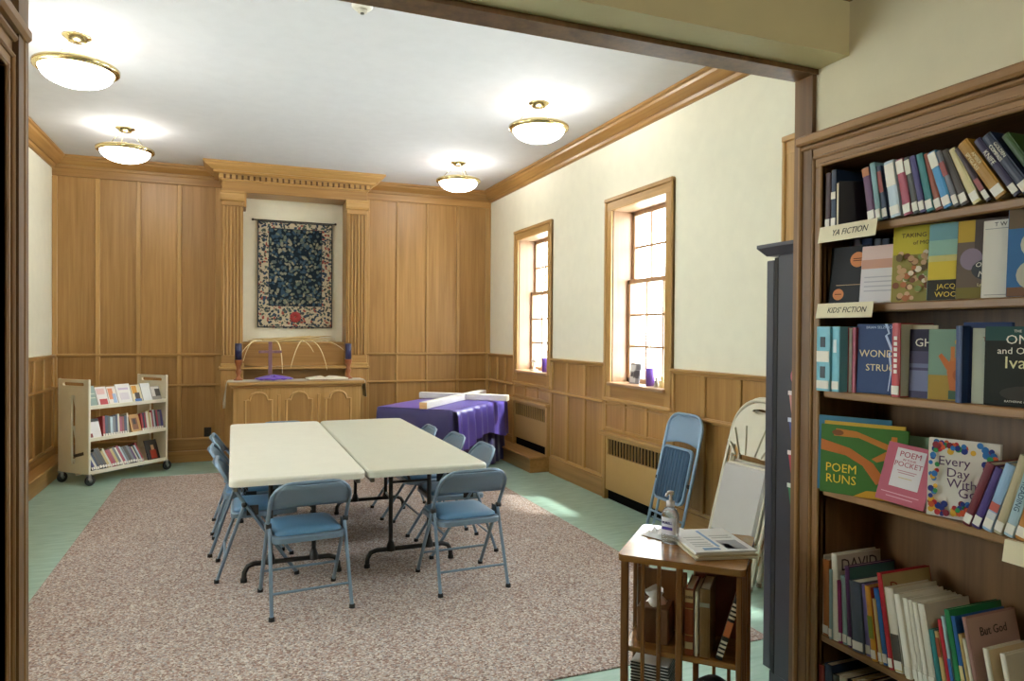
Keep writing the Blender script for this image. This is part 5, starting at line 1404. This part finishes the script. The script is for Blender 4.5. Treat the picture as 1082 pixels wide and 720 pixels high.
# ------------------------------------------------------------------ small revolving bookcase
SPL = (1.512, 2.072, 0)
SP = thing('revolving_bookcase', 'small square walnut bookcase with slatted sides by the opening', 'bookcase', SPL, R(-44.7))
spM = Matrix.Translation(SPL) @ Matrix.Rotation(R(-44.7), 4, 'Z')
H2 = 0.20
lp = rrect(-0.208, -0.208, 0.208, 0.208, 0.022, 4)
tw = wood('walnut_top', '#6d4822', '#9c6f3d', 'X', rough=0.22)
m = plate('top', [lp], 0.022, tw, SP, (0, 0, 0.789))
for z, nm in ((0.485, 'shelf'), (0.15, 'shelf')):
    MB().cbox(-0.19, -0.19, z - 0.018, 0.19, 0.19, z, 0.003).obj(nm, tw, SP)
MB().cbox(-0.19, -0.19, 0.075, 0.19, 0.19, 0.095, 0.003).obj('base', walnut('X'), SP)
MB().cbox(-0.20, -0.025, 0.0, 0.20, 0.025, 0.055, 0.008).cbox(-0.025, -0.20, 0.0, 0.025, 0.20, 0.0545, 0.008).obj('foot_cross', walnut('X'), SP)
MB().tube([(0, 0, 0.055), (0, 0, 0.08)], 0.03, 12).obj('pivot', blackm, SP)
for k in range(4):
    M = Matrix.Rotation(R(90 * k), 4, 'Z')
    MB().cbox(-0.198, -0.198, 0.075, -0.172, -0.180, 0.778, 0.003, M=M).obj('corner_post', walnut('Z'), SP)
    MB().cbox(-0.012, -0.198, 0.075, 0.010, -0.184, 0.778, 0.003, M=M).obj('middle_post', walnut('Z'), SP)
    for x in (-0.122, -0.068):
        MB().cbox(x - 0.0065, -0.197, 0.075, x + 0.0065, -0.187, 0.778, 0.002, M=M).obj('slat', walnut('Z'), SP)
    if k == 3: MB().box(-0.003, -0.18, 0.485, 0.003, -0.005, 0.70, M=M).obj('divider', walnut('Z'), SP)
def sp_book(x, y, t, h, d, col, rz, lean, z, label, txt=None, bands=None):
    B = thing('book', label, 'book', group='books in the small slatted bookcase')
    M = spM @ Matrix.Translation((x, y, 0)) @ Matrix.Rotation(R(rz), 4, 'Z') @ Matrix.Rotation(R(-lean), 4, 'Y')
    M.translation.z = z + 0.001 - min((M @ Vector((q, 0, 0))).z for q in (0, t))
    B.matrix_world = M
    book_parts(B, t, h, d, col, False)
    for (u0, u1, cc) in bands or []: MB().box(t * 0.04, -0.0034, h * u0, t * 0.96, -0.001, h * u1).obj('spine_band', plain(cc, 0.45), B)
    for (s, sz, u, mt) in txt or []: text(s, sz, mt, B, (t / 2, -0.004, h * u), (R(90), R(90), 0))
sp_book(0.016, -0.178, 0.027, 0.22, 0.15, '#8d4422', 0, 0, 0.485, 'rust-red spine with a patterned head in the slatted bookcase', None, [(0.8, 0.98, '#c9a878'), (0.86, 0.9, '#5a3a22'), (0.1, 0.2, '#c9b48a'), (0.3, 0.31, '#c9a05a'), (0.7, 0.71, '#c9a05a')])
sp_book(0.047, -0.176, 0.011, 0.215, 0.15, '#cfc6ae', 0, 0, 0.485, 'thin ivory spine between two brown books in the slatted bookcase')
sp_book(0.062, -0.174, 0.034, 0.225, 0.15, '#6d4f28', 0, 0, 0.485, 'thick brown leather-look spine in the slatted bookcase', None, [(0.74, 0.8, '#8a8a78')])
sp_book(0.114, -0.176, 0.022, 0.215, 0.13, '#15120f', 0, -16, 0.485, 'black spine with an orange band leaning right in the slatted bookcase', None, [(0.38, 0.62, '#b5673a')] + [(u_, u_ + 0.035, '#c9bda6') for u_ in (0.06, 0.13, 0.2, 0.27, 0.67, 0.74, 0.81, 0.88)])
# upright picture book in the far compartment, tissue box and discs
sp_book(0.172, 0.014, 0.018, 0.26, 0.15, '#6b2f1c', 90, 0, 0.485, 'red-brown large book with a green board at the back of the slatted bookcase', None, None)
TB = thing('tissue_box', 'white tissue box behind the slats of the small bookcase', 'box', tuple(spM @ Vector((-0.10, -0.085, 0.486))), R(-44.7))
MB().cbox(-0.055, -0.055, 0, 0.055, 0.055, 0.12, 0.004).obj('carton', plain('#6b4a2e', 0.6), TB)
m = MB(); V = []; F = []
for i in range(5):
    for k in range(14):
        a = 2 * math.pi * k / 14; r = (0.035, 0.025, 0.018, 0.025, 0.032)[i] * (1 + 0.25 * math.sin(3 * a + i))
        V.append((r * math.cos(a), r * math.sin(a), 0.12 + i * 0.012 + 0.008 * math.sin(2 * a + i)))
for i in range(4):
    for k in range(14): F.append((i * 14 + k, i * 14 + (k + 1) % 14, (i + 1) * 14 + (k + 1) % 14, (i + 1) * 14 + k))
m.poly(V, F, 0, True).obj('tissue', plain('#e8e6e2', 0.9), TB)
disc_m = MB().cbox(-0.064, -0.062, 0, 0.064, 0.062, 0.0104, 0.001, 0).cbox(-0.066, -0.064, 0.0025, 0.066, 0.064, 0.0085, 0.001, 1).mesh('disc_case', [plain('#e3e3e1', 0.4), plain('#17171a', 0.3)])
NDC = 26
for k in range(NDC):
    th_ = {1: '1st', 2: '2nd', 3: '3rd', 21: '21st', 22: '22nd', 23: '23rd'}.get(k + 1, '%dth' % (k + 1))
    o = place('disc_case', disc_m, loc=tuple(spM @ Vector((-0.10, -0.105, 0.151 + 0.0106 * k))), rot=(0, 0, R(-44.7 + rnd.uniform(-3, 3))))
    tag(o, f'{th_} disc case from the bottom of the black and white stack behind the slats', 'disc case', 'stacked disc cases')
BK = thing('black_pouch', 'rounded black pouch on the lower shelf of the slatted bookcase', 'pouch', tuple(spM @ Vector((0.10, -0.10, 0.151))), R(-44.7))
MB().lathe([(0.0, 0.0), (0.06, 0.0), (0.072, 0.03), (0.072, 0.15), (0.058, 0.215), (0.03, 0.235), (0, 0.24)], seg=22).obj('pouch_body', plain('#1a191b', 0.6), BK)
MB().tube([(-0.05, -0.045, 0.19), (0.0, -0.062, 0.2), (0.05, -0.045, 0.19)], 0.003, 6).obj('zip', plain('#3a393b', 0.4), BK)

# sanitizer bottle
SB = thing('sanitizer_bottle', 'clear hand sanitizer pump bottle on the slatted bookcase top', 'bottle', (1.462, 2.115, 0.8005), R(-60))
mg, ntg, bg_ = base_mat('clear_gel')
bg_.inputs['Base Color'].default_value = (0.82, 0.87, 0.92, 1); bg_.inputs['Roughness'].default_value = 0.08; bg_.inputs['Transmission Weight'].default_value = 0.75; bg_.inputs['IOR'].default_value = 1.3
bd = MB()
prof = [(0.0, 0.0), (0.030, 0.0), (0.033, 0.004), (0.033, 0.09), (0.031, 0.108), (0.022, 0.124), (0.012, 0.13), (0.012, 0.134), (0, 0.134)]
bd.lathe(prof, seg=24)
bd.v = [(x, y * 0.72, z) for x, y, z in bd.v]
bd.obj('bottle_body', mg, SB)
whp = plain('#e8e8ea', 0.35)
PM = MB().lathe([(0, 0.132), (0.015, 0.132), (0.015, 0.15), (0.006, 0.153), (0.0045, 0.175), (0.012, 0.176), (0.012, 0.185), (0, 0.187)], seg=16).obj('pump', whp, SB)
MB().tube([(0, 0, 0.18), (0.0, -0.03, 0.181), (0, -0.036, 0.174)], 0.005, 8).obj('nozzle', whp, PM)
V = []; F = []
for i in range(9):
    a = R(-90 - 56 + 14 * i)
    for z in (0.035, 0.095): V.append((0.0338 * math.cos(a), 0.0338 * 0.72 * math.sin(a), z))
for i in range(8): F.append((2 * i, 2 * i + 2, 2 * i + 3, 2 * i + 1))
lbp = MB().poly(V, F, 0, True).obj('printed_label', plain('#dfe3ee', 0.4), SB)
text('PURELL', 0.0115, plain('#2f2a80', 0.4), lbp, (0, -0.0256, 0.076), (R(90), 0, 0), 1.0, 0, 0.0004)
MB().box(-0.02, -0.0262, 0.052, 0.02, -0.0252, 0.062).obj('print_band', plain('#4a3f9a', 0.4), lbp)

# newspapers and magazines on top
def paper(x, y, z, wd, dp, th, rz, c, label, parts, cat='magazine', group='papers on the slatted bookcase'):
    N = thing('magazine' if cat == 'magazine' else 'newspaper', label, cat, tuple(spM @ Vector((x, y, z))), R(-44.7 + rz), group)
    MB().cbox(-wd / 2, -dp / 2, 0, wd / 2, dp / 2, th, 0.001).obj('pages', plain(c, 0.5), N)
    for (a, b, a2, b2, cc) in parts: MB().box(a * wd, b * dp, th, a2 * wd, b2 * dp, th + 0.0005).obj('print', plain(cc, 0.5), N)
    return N
mx, my = 0.075, 0.0
paper(mx, my, 0.8005, 0.215, 0.27, 0.008, 30, '#c9c2ae', 'beige magazine at the bottom of the pile on the slatted bookcase', [])
paper(mx + 0.003, my + 0.002, 0.809, 0.21, 0.268, 0.006, 31, '#b9ac8c', 'tan magazine second from the bottom of the pile', [])
paper(mx - 0.002, my + 0.004, 0.8155, 0.21, 0.265, 0.005, 29, '#dcd8cc', 'off-white magazine just beneath the newspaper in the pile', [])
NP = paper(mx - 0.003, my + 0.006, 0.821, 0.215, 0.27, 0.005, 31, '#dfe2e4', 'newspaper with blue headline and grey picture on top of the pile',
           [(-0.32, -0.42, -0.05, -0.34, '#5b87b5'), (-0.05, -0.30, 0.0, 0.4, '#6a9ac9'), (0.06, -0.42, 0.40, -0.05, '#9a9ca4'), (-0.4, -0.28, -0.1, -0.25, '#a9adb3'), (-0.4, -0.2, -0.1, -0.17, '#a9adb3'), (-0.4, -0.12, -0.1, -0.09, '#a9adb3'), (0.06, 0.05, 0.4, 0.08, '#a9adb3'), (0.06, 0.14, 0.4, 0.17, '#a9adb3'), (0.08, -0.4, 0.2, -0.2, '#7a7c86'), (-0.4, 0.0, -0.1, 0.03, '#a9adb3'), (-0.4, 0.1, -0.1, 0.13, '#a9adb3')], cat='newspaper')
# loose crumpled wrap at the far left of the top
m = MB(); V = []; F = []; q = random.Random(2)
for j in range(8):
    for i in range(11):
        V.append((-0.085 + 0.17 * i / 10, -0.05 + 0.10 * j / 7, 0.003 + abs(q.gauss(0.008, 0.007)) * (0 if i in (0, 10) or j in (0, 7) else 1)))
for j in range(7):
    for i in range(10):
        k = j * 11 + i; F.append((k, k + 1, k + 12, k + 11))
o = m.poly(V, F, 0, False).obj('paper_wrap', plain('#e9e9ec', 0.35), loc=tuple(spM @ Vector((-0.105, 0.105, 0.8005))), rot=(0, 0, R(20)))
sm = o.modifiers.new('thickness', 'SOLIDIFY'); sm.thickness = 0.001
tag(o, 'crumpled white paper wrap beside the sanitizer on the slatted bookcase', 'paper')

# ------------------------------------------------------------------ things on the window sills
def sill_candle(y, x, h, label):
    C = thing('pillar_candle', label, 'candle', (x, y, WZ0 + 0.0005), group='purple candles on the sills')
    MB().lathe([(0, 0), (0.037, 0), (0.037, h - 0.004), (0.032, h), (0.0, h - 0.006)], seg=20).obj('wax', plain('#5c3a9c', 0.45), C)
    MB().tube([(0, 0, h - 0.006), (0.002, 0, h + 0.012)], 0.0018, 5).obj('wick', plain('#151515', 0.9), C)
sill_candle(5.18, 3.36, 0.155, 'purple pillar candle on the sill beside the grey photograph')
sill_candle(7.40, 3.37, 0.165, 'purple pillar candle on the sill beside the small white cross')
PH = thing('photo_card', 'grey photograph card propped on the window sill beside a purple candle', 'photograph', (3.37, 5.46, WZ0 + 0.001), rot=(R(-8), 0, R(-90)))
MB().cbox(-0.085, -0.004, 0, 0.085, 0.004, 0.185, 0.001).obj('card', plain('#8a8a90', 0.4), PH)
for (a, b, c, d, cc) in ((-0.07, 0.11, 0.0, 0.17, '#d6d6d8'), (-0.02, 0.05, 0.07, 0.12, '#4a4a52'), (-0.07, 0.01, 0.02, 0.06, '#c0c0c6'), (0.02, 0.13, 0.075, 0.17, '#6a6a72'), (-0.06, 0.065, -0.03, 0.1, '#3a3a42')):
    MB().box(a, -0.0052, b, c, -0.003, d).obj('print', plain(cc, 0.4), PH)
for y, h, nm, c in ((5.06, 0.085, 'small grey stone figure', '#9a948a'), (4.98, 0.10, 'small pale yellow figure', '#d6c48a')):
    F_ = thing('figurine', nm + ' on the window sill beside the purple candle', 'figurine', (3.345, y, WZ0 + 0.0005))
    MB().lathe([(0, 0), (0.024, 0), (0.026, 0.01), (0.02, h * 0.45), (0.013, h * 0.62), (0.011, h * 0.66), (0, h * 0.68)], seg=16).obj('body', plain(c, 0.6), F_)
    MB().lathe([(0, h * 0.64), (0.011, h * 0.68), (0.015, h * 0.82), (0.010, h * 0.96), (0, h)], seg=14).obj('head', plain(c, 0.6), F_)
SCx = thing('small_cross', 'small white cross standing on the sill of the window by the purple table', 'cross', (3.36, 7.70, WZ0 + 0.0005), R(-90))
pw = plain('#d9d4c8', 0.6)
MB().cbox(-0.055, -0.03, 0, 0.055, 0.03, 0.02, 0.003).obj('foot', pw, SCx)
MB().cbox(-0.014, -0.01, 0.02, 0.014, 0.01, 0.17, 0.003).obj('upright', pw, SCx)
MB().cbox(-0.06, -0.009, 0.10, 0.06, 0.009, 0.128, 0.003).obj('crossbar', pw, SCx)
